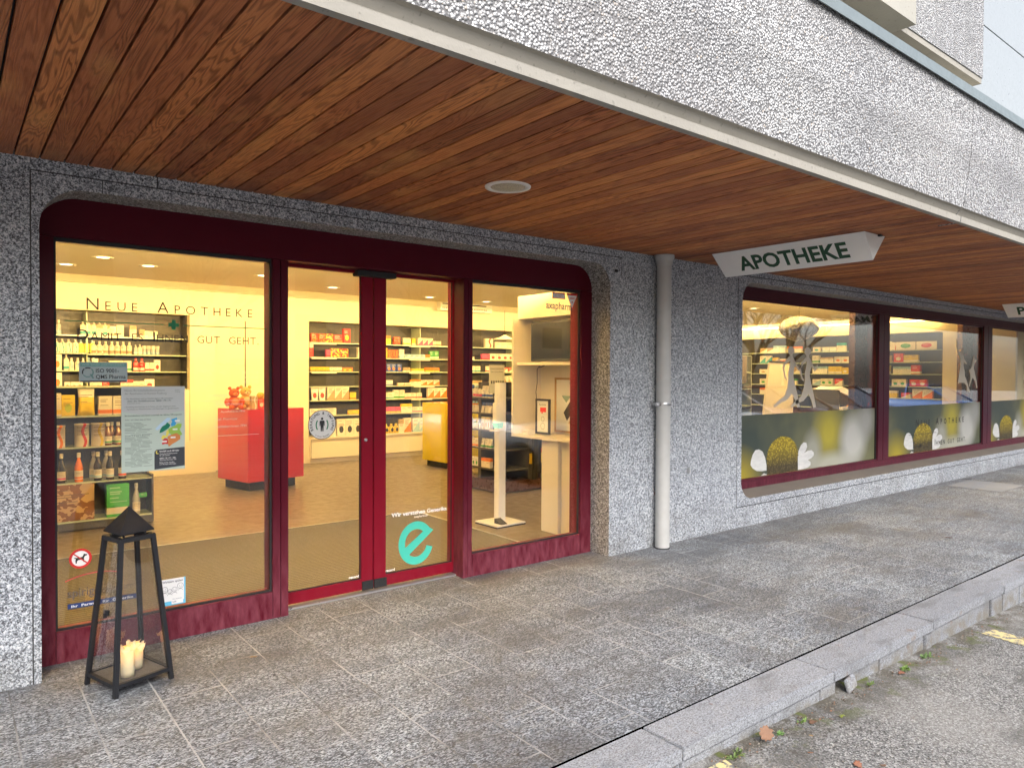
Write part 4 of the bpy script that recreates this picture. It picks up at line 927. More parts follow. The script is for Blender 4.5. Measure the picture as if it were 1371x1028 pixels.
# ---- counters
def prism(name, mb, mat, parent): return mb.build(name, mat, parent)
t = empty('service_counter', (3.33,9.65,0), 'tall red lacquered service counter behind the left pane', 'counter', None, rad(13.5))
mb = MB(); mb.bev(-.40,.44,-.33,.40,.125,1.06,.006); mb.build('body', M_red, t); mb = MB(); mb.box(-.33,.36,-.24,.33,.006,.124); mb.build('plinth', M_rubber, t)
t = empty('service_counter', (6.62,9.95,0), 'tall yellow lacquered service counter behind the right sliding door', 'counter', None, rad(2))
mb = MB(); mb.bev(-.40,.40,-.36,.32,.105,1.05,.006); mb.build('body', M_yel, t); mb = MB(); mb.box(-.34,.32,-.28,.26,.006,.104); mb.build('plinth', M_rubber, t)

# ---- products ------------------------------------------------------
PAL = {'cream': (.74,.70,.60), 'white': (.78,.77,.74), 'red': (.60,.03,.02), 'orange': (.75,.20,.02), 'yellow': (.74,.55,.04), 'blue': (.03,.08,.36), 'teal': (.05,.34,.34), 'green': (.05,.32,.08), 'pink': (.62,.08,.22), 'black': (.03,.03,.03), 'tan': (.45,.32,.18), 'lightblue': (.35,.55,.68), 'brown': (.16,.07,.03), 'silver': (.45,.46,.48), 'lime': (.45,.55,.08)}
_cm = {}
def carton(base, acc, style):
    k = (base, acc, style)
    if k in _cm: return _cm[k]
    B_, A_ = PAL[base], PAL[acc]; g = G('%s_%s_carton' % (base, acc), B_, .42); x, y, z = g.xyz(g.coord('Generated'))
    rn = g.t.nodes.new('ShaderNodeObjectInfo').outputs['Random']; col = g.mix(g.m2('MULTIPLY', rn, .25), B_, tuple(c*.8 for c in B_))
    if style == 0: m = g.m2('MULTIPLY', g.m2('GREATER_THAN', z, .08), g.m2('LESS_THAN', z, .28))
    elif style == 1:
        dx = g.m2('SUBTRACT', x, .5); dz = g.m2('MULTIPLY', g.m2('SUBTRACT', z, .38), 1.3); m = g.m2('LESS_THAN', g.m2('ADD', g.m2('MULTIPLY', dx, dx), g.m2('MULTIPLY', dz, dz)), .07)
    elif style == 2: m = g.m2('LESS_THAN', g.m2('ADD', z, g.m2('MULTIPLY', x, -.7)), .1)
    elif style == 3: m = g.m2('GREATER_THAN', z, .68)
    elif style == 4: m = g.m2('LESS_THAN', g.m2('ABSOLUTE', g.m2('SUBTRACT', x, g.m2('ADD', .6, g.m2('MULTIPLY', g.m2('SINE', g.m2('MULTIPLY', z, 7.)), .1)))), .10)
    else: m = g.m2('GREATER_THAN', g.noise(4, 2, g.n('ShaderNodeVectorMath', {0: g.coord('Generated'), 1: g.n('ShaderNodeCombineXYZ', {0: g.m2('MULTIPLY', rn, 30.)}).outputs[0]}, operation='ADD').outputs[0])[0], .52)
    col = g.mix(m, col, A_)
    ln = g.m2('FLOOR', g.m2('MULTIPLY', z, 16.)); wn_ = g.wn(g.m2('ADD', ln, g.m2('MULTIPLY', rn, 50.)))[0]
    tx = g.m2('MULTIPLY', g.m2('LESS_THAN', g.m2('FRACT', g.m2('MULTIPLY', z, 16.)), .42), g.m2('MULTIPLY', g.m2('GREATER_THAN', x, .14), g.m2('LESS_THAN', x, g.m2('ADD', .3, g.m2('MULTIPLY', wn_, .6)))))
    tx = g.m2('MULTIPLY', tx, g.m2('MULTIPLY', g.m2('GREATER_THAN', z, .45), g.m2('LESS_THAN', z, .9))); tx = g.m2('MULTIPLY', tx, g.m2('GREATER_THAN', wn_, .35))
    ink = (.08,.06,.05) if sum(B_) > .9 else (.75,.72,.65)
    col = g.mix(g.m2('MULTIPLY', tx, .75), col, ink); g.base(col); _cm[k] = g.m; return g.m
_pm = {}
def pmesh(kind, w_, h, d, mat1, mat2):
    k = (kind, round(w_,3), round(h,3), round(d,3), mat1.name, mat2.name if mat2 else '')
    if k in _pm: return _pm[k]
    mb = MB()
    if kind == 'medicine_box': mb.bev(-w_/2,w_/2,-d/2,d/2,0,h,.002)
    elif kind == 'bottle':
        r = w_/2; mb.lathe([(r*.9,0),(r,.005),(r,h*.58),(r*.92,h*.66),(r*.42,h*.78),(r*.36,h*.80)], 12); mb.lathe([(r*.42,h*.80),(r*.42,h*.98),(r*.38,h)], 12, mi=1)
    elif kind == 'pump_bottle':
        r = w_/2; mb.bev(-r,r,-d/2,d/2,0,h*.76,.008); mb.lathe([(r*.45,h*.76),(r*.45,h*.86),(r*.15,h*.87),(r*.15,h*.95)], 10, mi=1); mb.box(-r*.45,r*.25,-.008,.008,h*.94,h,1)
    elif kind == 'tube_pack':
        mb.add([(-w_*.36,-d/2,0),(w_*.36,-d/2,0),(w_*.36,d/2,0),(-w_*.36,d/2,0),(-w_/2,-.004,h),(w_/2,-.004,h),(w_/2,.004,h),(-w_/2,.004,h)], [(0,3,2,1),(4,5,6,7),(0,1,5,4),(1,2,6,5),(2,3,7,6),(3,0,4,7)])
    elif kind == 'jar':
        r = w_/2; mb.lathe([(r*.95,0),(r,.004),(r,h*.66)], 14); mb.lathe([(r*1.03,h*.66),(r*1.03,h*.97),(r,h)], 14, mi=1)
    elif kind == 'tin':
        r = w_/2; mb.lathe([(r,0),(r,h*.93),(r*1.03,h*.93),(r*1.03,h)], 20)
    elif kind == 'bag':
        bm = bmesh.new(); bmesh.ops.create_cube(bm, size=1); bmesh.ops.subdivide_edges(bm, edges=bm.edges[:], cuts=4, use_grid_fill=True)
        for v in bm.verts:
            zz = v.co.z+.5; th = (1-abs(zz-.35)*1.1)*d; nz = noise.noise(v.co*4)*.012
            v.co = Vector((v.co.x*w_*(1-.10*math.sin(zz*3.1)), v.co.y*max(.012, th)+nz, zz*h))
        mb.bm(bm, 0, True)
    me = mb.mesh(kind, [mat1, mat2] if mat2 else [mat1]); _pm[k] = me; return me
ORD = ['first','second','third','fourth','fifth','sixth','seventh','eighth','ninth','tenth','eleventh','twelfth','thirteenth','fourteenth','fifteenth','sixteenth','seventeenth','eighteenth','nineteenth','twentieth']
NICE = {'medicine_box': 'medicine box', 'bottle': 'bottle', 'pump_bottle': 'pump bottle', 'tube_pack': 'cream tube', 'jar': 'jar', 'tin': 'tin', 'bag': 'bag'}
CNT = {}
def shelf_run(where, z, x, y, specs, facing=0, dx=1, xmax=None, extra=None):
    """specs: (kind, base, accent, style, n, w, h, d, gap[, top colour]); walks along +x (facing 0) or along y (facing 'x')"""
    for i, sp in enumerate(specs):
        kind, base, acc, st, n, w_, h, d, gap = sp[:9]; topc = sp[9] if len(sp) > 9 else 'white'
        if kind == 'gap': x += dx*w_; continue
        m1 = carton(base, acc, st); m2 = carton(topc, topc, 0) if kind in ('bottle','pump_bottle','jar') else None
        me = pmesh(kind, w_, h, d, m1, m2); ci = ORD[min(i, 19)]
        colr = base if base == acc else '%s and %s' % (base, acc)
        lab = '%s %s, %s cluster, %s' % (colr, NICE[kind], ci, where)
        for k in range(n):
            if xmax is not None and (x-xmax)*dx > 0: return x
            jx = random.uniform(-.003,.003); o = new_obj(kind, me)
            if facing == 0: o.location = (x+dx*w_/2+jx, y+random.uniform(-.008,.008)+d/2, z+.001); o.rotation_euler = (0,0,random.uniform(-.04,.04))
            else: o.location = (y+random.uniform(-.008,.008)+d/2, x+dx*w_/2+jx, z+.001); o.rotation_euler = (0,0,-math.pi/2+random.uniform(-.04,.04))
            tag(o, lab, NICE[kind].split()[-1], lab); CNT[kind] = CNT.get(kind, 0)+1
            x += dx*(w_+.004)
        x += dx*gap
    return x
MBX = 'medicine_box'; yb = 11.63
W = '%s shelf behind left pane lettering'
shelf_run(W % 'top', 2.05, 1.20, yb, [('bottle','silver','lightblue',0,1,.06,.20,.06,.22,'cream'),('pump_bottle','cream','teal',0,5,.065,.195,.05,.0,'cream'),(MBX,'cream','tan',0,1,.06,.11,.05,.02)])
shelf_run(W % 'top right', 2.038, 1.60, yb, [(MBX,'cream','tan',3,3,.08,.165,.05,.0),(MBX,'white','tan',0,1,.08,.15,.05,.0),(MBX,'cream','cream',3,1,.09,.17,.05,.08),(MBX,'cream','tan',3,1,.085,.17,.05,.03),(MBX,'tan','cream',0,1,.07,.12,.05,.0),(MBX,'cream','white',0,3,.055,.10,.05,.0)])
shelf_run(W % 'second', 1.80, 1.16, yb, [('pump_bottle','cream','teal',4,4,.072,.185,.05,.0,'cream'),('pump_bottle','yellow','lime',0,3,.062,.18,.05,.0,'lightblue'),(MBX,'cream','tan',1,2,.068,.10,.05,.0)])
shelf_run(W % 'second right', 1.788, 1.61, yb, [('bottle','cream','tan',0,7,.072,.18,.05,.0,'cream'),('gap','','',0,0,.02,0,0,0),('pump_bottle','silver','white',0,1,.05,.14,.04,.0,'cream'),('pump_bottle','cream','white',0,1,.05,.15,.04,.0,'cream'),('jar','silver','lightblue',0,4,.055,.13,.04,.0,'cream')])
shelf_run(W % 'third', 1.555, 1.16, yb, [(MBX,'cream','orange',1,1,.10,.22,.05,.02),('pump_bottle','cream','teal',0,1,.06,.21,.05,.0,'cream'),('bottle','white','lightblue',1,3,.065,.17,.05,.0,'white'),('bottle','lightblue','white',0,2,.06,.18,.05,.0,'lightblue')])
shelf_run(W % 'third right', 1.543, 1.62, yb, [('tube_pack','cream','tan',0,1,.08,.18,.04,.0),('tube_pack','lime','cream',3,2,.05,.13,.04,.02),(MBX,'cream','green',0,3,.095,.15,.05,.02),('bottle','red','white',0,2,.075,.19,.05,.0,'red'),(MBX,'cream','red',0,2,.06,.13,.05,.0),(MBX,'white','red',1,1,.08,.17,.05,0)])
shelf_run(W % 'fourth right', 1.288, 1.60, yb, [(MBX,'cream','black',0,2,.07,.10,.05,.0),(MBX,'red','white',0,1,.09,.14,.05,.14),(MBX,'cream','red',3,2,.08,.13,.05,.0),(MBX,'cream','teal',0,2,.07,.11,.05,.0),(MBX,'white','red',1,1,.13,.14,.05,0)])
shelf_run(W % 'fourth', 1.30, 1.16, yb, [(MBX,'cream','orange',1,1,.10,.22,.05,.03),(MBX,'white','tan',1,3,.07,.09,.05,.0)])
# middle back shelves, left of and behind the door stile
D1 = '%s back shelf behind left sliding door'
shelf_run(D1 % 'top', 2.05, 4.85, yb, [(MBX,'red','orange',5,2,.13,.15,.06,.0),(MBX,'red','yellow',5,1,.14,.15,.06,.0),(MBX,'red','orange',0,1,.17,.14,.06,.01),(MBX,'red','yellow',1,1,.13,.25,.06,.0)])
shelf_run(D1 % 'second', 1.80, 4.83, yb, [(MBX,'red','cream',3,1,.07,.23,.06,.22),(MBX,'pink','red',0,1,.08,.13,.06,.0),(MBX,'red','yellow',5,2,.16,.15,.06,.18),(MBX,'cream','cream',0,2,.06,.18,.05,0)])
shelf_run(D1 % 'third', 1.555, 4.84, yb, [(MBX,'yellow','black',0,4,.085,.075,.05,.0),(MBX,'cream','orange',0,3,.07,.075,.05,.0),(MBX,'orange','yellow',1,2,.1,.07,.05,.06)])
shelf_run(D1 % 'fourth', 1.06, 4.86, yb, [('tube_pack','white','red',1,2,.13,.22,.05,.02),(MBX,'cream','tan',2,3,.13,.23,.05,.02),(MBX,'yellow','orange',0,1,.11,.13,.05,0)])
shelf_run(D1 % 'fifth', .80, 4.83, yb, [(MBX,'cream','cream',0,3,.16,.12,.06,.22),(MBX,'yellow','orange',0,2,.12,.075,.05,.03),(MBX,'cream','white',0,2,.09,.15,.05,0)])
shelf_run(D1 % 'lowest', .445, 4.85, yb-.12, [(MBX,'cream','tan',1,3,.13,.28,.05,.03),(MBX,'cream','black',1,3,.15,.29,.05,.02)])
D2 = '%s back shelf behind right sliding door'
shelf_run(D2 % 'top', 2.05, 6.17, yb, [(MBX,'yellow','orange',3,2,.10,.16,.06,.06),(MBX,'red','orange',5,2,.065,.14,.06,.06),(MBX,'cream','yellow',0,2,.075,.13,.05,.03),(MBX,'yellow','cream',0,1,.07,.13,.05,.05),(MBX,'cream','pink',2,3,.105,.14,.05,.0),(MBX,'cream','orange',0,2,.085,.09,.05,.0)])
shelf_run(D2 % 'second', 1.80, 6.17, yb, [(MBX,'yellow','orange',5,1,.14,.19,.06,.0),(MBX,'orange','red',5,2,.10,.15,.06,.03),(MBX,'white','lightblue',0,1,.10,.17,.05,.0),(MBX,'lightblue','white',2,4,.11,.08,.05,.0),(MBX,'orange','cream',0,1,.09,.08,.05,.0),(MBX,'green','cream',0,2,.095,.15,.05,0)])
shelf_run(D2 % 'third', 1.555, 6.17, yb, [(MBX,'pink','cream',1,1,.11,.19,.05,.0),(MBX,'blue','orange',1,3,.10,.14,.05,.04),(MBX,'tan','cream',0,2,.07,.08,.05,.02),(MBX,'yellow','cream',0,3,.09,.06,.05,.02),(MBX,'orange','yellow',0,3,.1,.08,.05,.0)])
shelf_run(D2 % 'fourth', 1.30, 6.17, yb, [(MBX,'white','blue',0,3,.08,.10,.05,.10),(MBX,'cream','orange',0,2,.13,.05,.05,.0),(MBX,'cream','orange',3,2,.11,.11,.05,.0),(MBX,'cream','orange',2,3,.13,.10,.05,0)])
shelf_run(D2 % 'fifth', 1.06, 6.17, yb, [(MBX,'cream','teal',0,2,.13,.12,.05,.0),(MBX,'cream','green',0,2,.11,.16,.05,.0),(MBX,'cream','red',0,3,.12,.10,.05,.12),(MBX,'cream','orange',2,3,.14,.19,.05,0)])
shelf_run(D2 % 'sixth', .80, 6.17, yb, [(MBX,'pink','lime',0,4,.10,.11,.05,.0),(MBX,'cream','yellow',3,2,.12,.16,.05,.0),(MBX,'cream','pink',0,2,.12,.1,.05,0)])
shelf_run(D2 % 'lowest', .445, 6.17, yb-.12, [('bottle','yellow','black',1,3,.10,.17,.05,.0,'yellow'),(MBX,'cream','tan',3,1,.10,.24,.05,.0),(MBX,'cream','orange',2,1,.15,.26,.05,.03),(MBX,'white','lightblue',2,2,.14,.25,.05,0)])
D3 = '%s back shelf left of television niche'
shelf_run(D3 % 'top', 2.05, 8.33, yb, [('gap','','',0,0,.18,0,0,0),(MBX,'cream','red',4,1,.19,.18,.06,.06),(MBX,'cream','cream',1,4,.15,.12,.05,.0)])
shelf_run(D3 % 'second', 1.80, 8.15, yb, [(MBX,'cream','white',0,1,.09,.06,.05,.18),(MBX,'pink','red',0,2,.10,.12,.05,.0),(MBX,'cream','red',1,5,.15,.13,.05,.0)])
shelf_run(D3 % 'third', 1.555, 8.14, yb, [(MBX,'cream','teal',0,2,.12,.12,.05,.15),(MBX,'cream','red',0,1,.16,.12,.05,.22),(MBX,'red','cream',2,4,.16,.10,.05,.0)])
shelf_run(D3 % 'fourth', 1.30, 8.14, yb, [(MBX,'tan','cream',0,2,.14,.09,.05,.30),(MBX,'cream','tan',1,4,.11,.18,.05,.05),(MBX,'red','green',1,3,.14,.13,.05,.0)])
# right wall shelves seen through the display panes
R_ = random.Random(12)
for rn_, z in zip(('top','second','third','fourth','fifth'), ROW[:5]):
    for (ya, yb2, sec) in ((9.95,8.9,'behind egg pendant'),(8.6,7.3,'left of brown panel'),(7.05,5.95,'behind middle display pane')):
        sp = []
        for k in range(3):
            c = R_.choice([('cream','orange'),('cream','tan'),('red','cream'),('cream','teal'),('yellow','cream'),('white','lightblue'),('cream','green'),('tan','cream')]); n_ = R_.choice([1,2,2]); w_ = R_.uniform(.13,.20)
            sp.append((MBX, c[0], c[1], R_.choice([0,1,2,3]), n_, w_, R_.uniform(.10,.19), .07, R_.uniform(0,.08)))
        shelf_run('%s side wall shelf %s' % (rn_, sec), z, ya, 15.56, sp, 'x', -1, yb2+.15)
for k, c in enumerate(('lightblue','green','red')):
    t = empty('shelf_header_sign', (15.50, 6.95-.40*k, 2.055), 'cream shelf header board with %s oval on the side wall shelf' % c, 'sign'); t.rotation_euler = (0,0,-math.pi/2)
    mb = MB(); mb.box(-.19,.19,-.01,.0,.0,.16); mb.build('board', M_cream, t); mb = MB()
    mb.add([(.10*math.cos(q*math.pi/10), -.0115, .08+.045*math.sin(q*math.pi/10)) for q in range(20)], [tuple(range(20))]); mb.build('oval', carton(c, c, 0), t)

# ---- front display unit (left), with its larger goods
t = empty('display_shelf_unit', (.55,8.1,0), 'charcoal freestanding shelf unit with glass shelves behind the left pane', 'shelf unit')
mb = MB(); mb.box(-1.3,1.11,.17,.20,.02,1.40); mb.box(1.09,1.11,-.10,.17,.02,.50); mb.build('back_panel', M_darkg, t)
mb = MB(); mb.box(-1.3,1.10,-.12,.17,.02,.085); mb.build('base', M_darkg, t)
for z in (1.40,1.115,.815,.475,.105): mb = MB(); mb.box(-1.3,1.09,-.11,.168,z-.016,z-.001); mb.build('glass_shelf', M_shelf, t)
U = '%s shelf of charcoal unit'; yu = 8.0
shelf_run(U % 'upper', 1.115, .74, yu, [(MBX,'cream','yellow',0,1,.12,.22,.06,.0),(MBX,'yellow','lime',1,1,.11,.20,.06,.02),('bag','yellow','cream',3,1,.14,.26,.08,.03),(MBX,'cream','orange',0,2,.12,.185,.06,.02),(MBX,'cream','tan',3,1,.13,.26,.06,.0)])
shelf_run(U % 'second', .815, .77, yu, [('tin','cream','orange',4,1,.125,.21,.06,.07),('tin','cream','red',4,1,.125,.22,.06,.01),('tin','cream','yellow',4,1,.125,.22,.06,.015)])
shelf_run(U % 'lowest', .105, .70, yu, [(MBX,'tan','brown',5,1,.43,.36,.10,.10),(MBX,'green','cream',0,1,.20,.32,.10,.04)])
# glass bottles on the unit, with parts
def wine(x, y, z, body, capc, lab, label, group, h=.28):
    r = .036; t = empty('bottle', (x,y,z), label, 'bottle', group)
    gm = G('bottle_%s' % body, PAL[body], .12); mb = MB(); mb.lathe([(r*.9,0),(r,.006),(r,h*.50),(r*.85,h*.60),(r*.40,h*.78),(r*.36,h*.86)], 18); mb.build('glass_body', gm.m, t)
    mb = MB(); mb.lathe([(r*.46,h*.84),(r*.46,h*.985),(r*.4,h)], 14); mb.build('cap', carton(capc, capc, 0), t)
    mb = MB(); mb.lathe([(r*1.015,h*.10),(r*1.015,h*.40)], 18, caps=False); mb.build('label', carton('cream', lab, 0), t); return t
wine(.86,8.03,.475,'black','cream','pink','dark bottle with pink label at the left of the syrup bottle row','dark syrup bottles')
wine(1.005,8.03,.475,'orange','cream','orange','orange syrup bottle standing among dark bottles behind the left pane',None)
for i, x in enumerate((1.165,1.27)): wine(x,8.02,.475,'black','cream','lightblue','dark bottle with light blue label in the middle of the syrup row','dark syrup bottles')
for i, x in enumerate((1.14,1.25)): wine(x,8.11,.475,'silver','cream','lightblue','grey bottle standing behind the dark syrup bottles','grey bottles at the back')
wine(1.38,8.03,.475,'black','cream','red','dark bottle with red label at the right end of the syrup row','dark syrup bottles')
for x in (1.255,1.345,1.30): wine(x,8.03 if x != 1.30 else 8.10,.815,'brown','cream','green','brown bottle with green label on the second shelf of the charcoal unit','brown bottles with green labels', .225)
t = wine(1.505,8.03,.105,'silver','silver','white','clear glass bottle with a green tag on the lowest shelf of the unit',None,.31)
mb = MB(); mb.box(.02,.09,-.045,-.043,.17,.215); mb.build('hang_tag', carton('green','green',0), t)
mb = MB(); mb.tube([(.86+.05*math.cos(a), 8.06, .468+.05*math.sin(a)) for a in [math.pi*i/10 for i in range(11)]], .003); tag(mb.build('carry_handle', M_black), 'thin dark wire handle above the brown photo carton in the unit', 'handle')

# ---- toys and small things on the red counter
def toy(name, x, y, z, s, c, c2, label, ears=True):
    t = empty(name, (x,y,z), label, 'plush toy'); m = plain(name+'_fur', c, .95, 0, .2, bump=.004); m2 = plain(name+'_belly', c2, .95, 0, .1, bump=.003)
    def ball(mb, p, r, sc=(1,1,1), mi=0):
        bm = bmesh.new(); bmesh.ops.create_icosphere(bm, subdivisions=2, radius=r*s)
        for v in bm.verts: k = 1+.06*noise.noise(v.co*60); v.co = Vector((v.co.x*sc[0]*k+p[0]*s, v.co.y*sc[1]*k+p[1]*s, v.co.z*sc[2]*k+p[2]*s))
        mb.bm(bm, mi, True)
    mb = MB(); ball(mb, (0,0,.09), .085, (1,.85,1.05)); ball(mb, (-.10,-.03,.10), .035, (1,1,1.6)); ball(mb, (.10,-.03,.10), .035, (1,1,1.6)); ball(mb, (-.06,-.10,.03), .04, (.9,1.4,.8)); ball(mb, (.06,-.10,.03), .04, (.9,1.4,.8)); mb.build('body', m, t)
    mb = MB(); ball(mb, (0,-.01,.22), .068, (1.05,.95,.95))
    if ears: ball(mb, (-.055,0,.285), .024); ball(mb, (.055,0,.285), .024)
    mb.build('head', m, t); mb = MB(); ball(mb, (0,-.07,.205), .030, (1.2,.7,.8)); ball(mb, (0,-.062,.10), .05, (1,.5,1.1)); mb.build('muzzle', m2, t)
    mb = MB(); ball(mb, (-.025,-.068,.235), .008); ball(mb, (.025,-.068,.235), .008); ball(mb, (0,-.092,.213), .008); mb.build('eyes', M_ink, t)
toy('plush_bear', 2.93,9.52,1.06,.95,(.60,.10,.03),(.70,.25,.10),'orange red plush animal sitting on the left of the red counter')
toy('plush_giraffe', 3.11,9.62,1.06,1.0,(.62,.36,.10),(.70,.55,.30),'tan and yellow plush animal in the middle of the red counter')
toy('plush_duck', 3.30,9.60,1.06,.75,(.65,.42,.06),(.60,.25,.05),'small yellow plush animal on the right of the red counter', False)
def one(kind, x, y, z, w_, h, d, b, a, st, label, rz=0, cat='box'):
    o = new_obj(kind, pmesh(kind, w_, h, d, carton(b, a, st), None)); o.location = (x,y,z); o.rotation_euler = (0,0,rz); return tag(o, label, cat)
one(MBX,3.13,9.36,1.062,.09,.17,.05,'tan','cream',4,'narrow upright box in front of the toys on the red counter', .2)
one(MBX,3.25,9.45,1.062,.10,.13,.05,'red','cream',1,'red patterned pack on the right of the red counter', .2); one(MBX,3.37,9.47,1.062,.11,.14,.05,'green','lime',5,'green patterned pack on the right of the red counter', .2); one(MBX,3.46,9.50,1.062,.06,.17,.05,'red','red',0,'plain red upright box at the right end of the red counter', .2)

# ---- hand sanitiser stand
t = empty('sanitiser_stand', (4.44,5.80,.006), 'white hand sanitiser column with square foot behind the right pane', 'dispenser', None, rad(2))
mb = MB(); mb.bev(-.19,.19,-.18,.18,.0,.012,.004); mb.build('foot', M_rubber, t)
mb = MB(); mb.bev(-.19,.19,-.18,.18,.0125,.028,.004); mb.build('foot_plate', M_white, t)
mb = MB(); mb.bev(-.045,.045,-.03,.05,.029,1.44,.004); mb.build('column', M_white, t)
mb = MB(); mb.add([(-.12,-.16,.029),(-.04,-.16,.029),(-.04,-.05,.029),(-.12,-.05,.029),(-.12,-.16,.033),(-.04,-.16,.033),(-.04,-.05,.075),(-.12,-.05,.075)], [(0,3,2,1),(4,5,6,7),(0,1,5,4),(1,2,6,5),(2,3,7,6),(3,0,4,7)]); mb.build('pedal', M_rubber, t)
mb = MB(); mb.bev(-.15,-.02,-.10,.0,.955,.965,.003); mb.build('tray', M_white, t)
mb = MB(); mb.bev(-.12,-.05,-.08,-.01,1.03,1.24,.008); mb.build('bottle_holder', M_white, t)
mb = MB(); mb.add([(-.11,-.09,.985),(-.05,-.09,.985),(-.05,-.02,.985),(-.11,-.02,.985),(-.12,-.10,1.04),(-.04,-.10,1.04),(-.04,-.01,1.04),(-.12,-.01,1.04)], [(0,3,2,1),(4,5,6,7),(0,1,5,4),(1,2,6,5),(2,3,7,6),(3,0,4,7)]); mb.build('drip_cup', plain('teal_plastic', (.05,.42,.36), .4), t)
mb = MB(); mb.beam((-.085,-.045,1.24),(-.075,-.045,1.33),.012,.012); mb.beam((-.075,-.045,1.33),(-.13,-.06,1.30),.01,.01); mb.build('pump', M_white, t)
mb = MB(); mb.box(-.11,.09,.05,.056,1.33,1.62); o = mb.build('notice_board', plain('notice_grey', (.40,.40,.34), .5), t)
mb = MB(); put_text(mb, 'HÄNDE DESINFIZIEREN', (0,.0490,0), *YF, -.095, 1.575, .17, .014); put_text(mb, 'Merci für Ihre Mithilfe', (0,.0490,0), *YF, -.085, 1.545, .15, .011)
for i in range(6): rect(mb, -.09+.03*i,-.072+.03*i,.0490,1.43,1.46)
mb.build('notice_text', M_ink, t)

# ---- wall niche with television and lower cabinet
t = empty('niche_cabinet', (4.62,5.1,0), 'cream wall unit with open niche holding screen and posters behind the right pane', 'cabinet')
X0 = -.12; Ya, Yb = -.36, .60
mb = MB()
mb.box(X0,.28,Ya,Ya+.028,.905,2.32); mb.box(X0,.28,Yb-.025,Yb,.905,2.10); mb.box(X0,.28,Ya+.028,Yb-.025,.905,.93); mb.box(.25,.28,Ya+.028,Yb-.025,.93,2.32); mb.box(X0+.05,.25,Ya+.028,Yb-.025,1.625,1.65); mb.box(X0+.06,.25,Ya+.028,Yb-.025,2.09,2.32)
mb.build('niche_box', M_cream, t)
mb = MB(); mb.box(X0-.004,X0-.001,Ya-.002,Ya+.03,.9,2.3); mb.build('edge_trim', plain('pale_edge', (.50,.56,.54), .4), t)
mb = MB(); mb.bev(-.06,.26,-.04,.20,.008,.904,.003); mb.bev(-.02,.26,-.36,-.042,.008,.904,.003); mb.build('lower_cabinet', M_cream, t)
t = empty('television', (4.56,5.13,1.65), 'flat black television leaning in the upper niche behind the right pane', 'television')
mb = MB(); mb.bev(-.01,.03,-.33,.33,.01,.40,.006); mb.build('casing', M_rubber, t)
g = G('dark_screen', (.012,.013,.016), .1); mb = MB(); mb.box(-.0125,-.0105,-.31,.31,.035,.38); mb.build('screen', g.m, t)
mb = MB(); mb.tube([(4.55,5.25,1.62),(4.53,5.30,1.60),(4.56,5.34,1.615),(4.55,5.36,1.58),(4.56,5.37,1.45),(4.57,5.40,1.36),(4.58,5.40,1.28)], .004); tag(mb.build('power_cable', M_rubber), 'thin black cable hanging under the television shelf', 'cable')
def niche_pic(name, ya, yb, z0, z1, x, frame, label, tilt=0):
    t = empty(name, (x,(ya+yb)/2,z0), label, 'picture', None); t.rotation_euler = (0,0,-math.pi/2); w_ = abs(yb-ya)/2; h = z1-z0
    mb = MB(); f = .02
    mb.box(-w_,w_,0,.02,0,f); mb.box(-w_,w_,0,.02,h-f,h); mb.box(-w_,-w_+f,0,.02,f,h-f); mb.box(w_-f,w_,0,.02,f,h-f); mb.build('frame', frame, t)
    mb = MB(); mb.box(-w_+f,w_-f,.008,.018,f,h-f); mb.build('sheet', M_paper, t); return t, w_, h
t, w_, h = niche_pic('framed_notice', 5.49,5.28,.94,1.29,4.64,M_black,'dark framed notice with red speech bubble in the lower niche')
mb = MB(); rect(mb, -.04,.05,.0070,.22,.265); rect(mb, -.02,.0,.0070,.205,.22); mb.build('speech_bubble', M_redink, t)
mb = MB(); put_text(mb, 'Apotheke', (0,.0070,0), *YF, -.06,.285,.11,None); arcband(mb, -.0,.15,.022,.025,0,359,.0070); arcband(mb, -.0,.08,.030,.033,0,359,.0070); mb.build('drawing', M_ink, t)
t, w_, h = niche_pic('framed_poster', 5.45,5.09,.95,1.50,4.86,plain('oak_frame', (.40,.25,.10), .5),'oak framed poster with black and teal triangles in the lower niche')
mb = MB(); mb.poly([(-.05,.20),(.08,.36),(.14,.36),(.14,.28),(.0,.12)], fxz(.0070)); mb.poly([(.03,.50),(.14,.50),(.14,.42)], fxz(.0070)); mb.poly([(.06,.13),(.10,.13),(.15,.03),(.12,.03)], fxz(.0070)); mb.build('black_shapes', M_ink, t)
mb = MB(); mb.poly([(-.08,.37),(.06,.37),(-.01,.30)], fxz(.0068)); mb.build('teal_triangle', plain('sage_print', (.20,.30,.27), .6), t)
mb = MB(); mb.poly([(.02,.10),(.14,.24),(.14,.05)], fxz(.0064)); mb.build('tan_triangle', plain('tan_print', (.55,.42,.25), .6), t)
one(MBX,4.56,5.50,.932,.10,.05,.08,'cream','cream',0,'small cream card block at the left of the lower niche', -1.57)

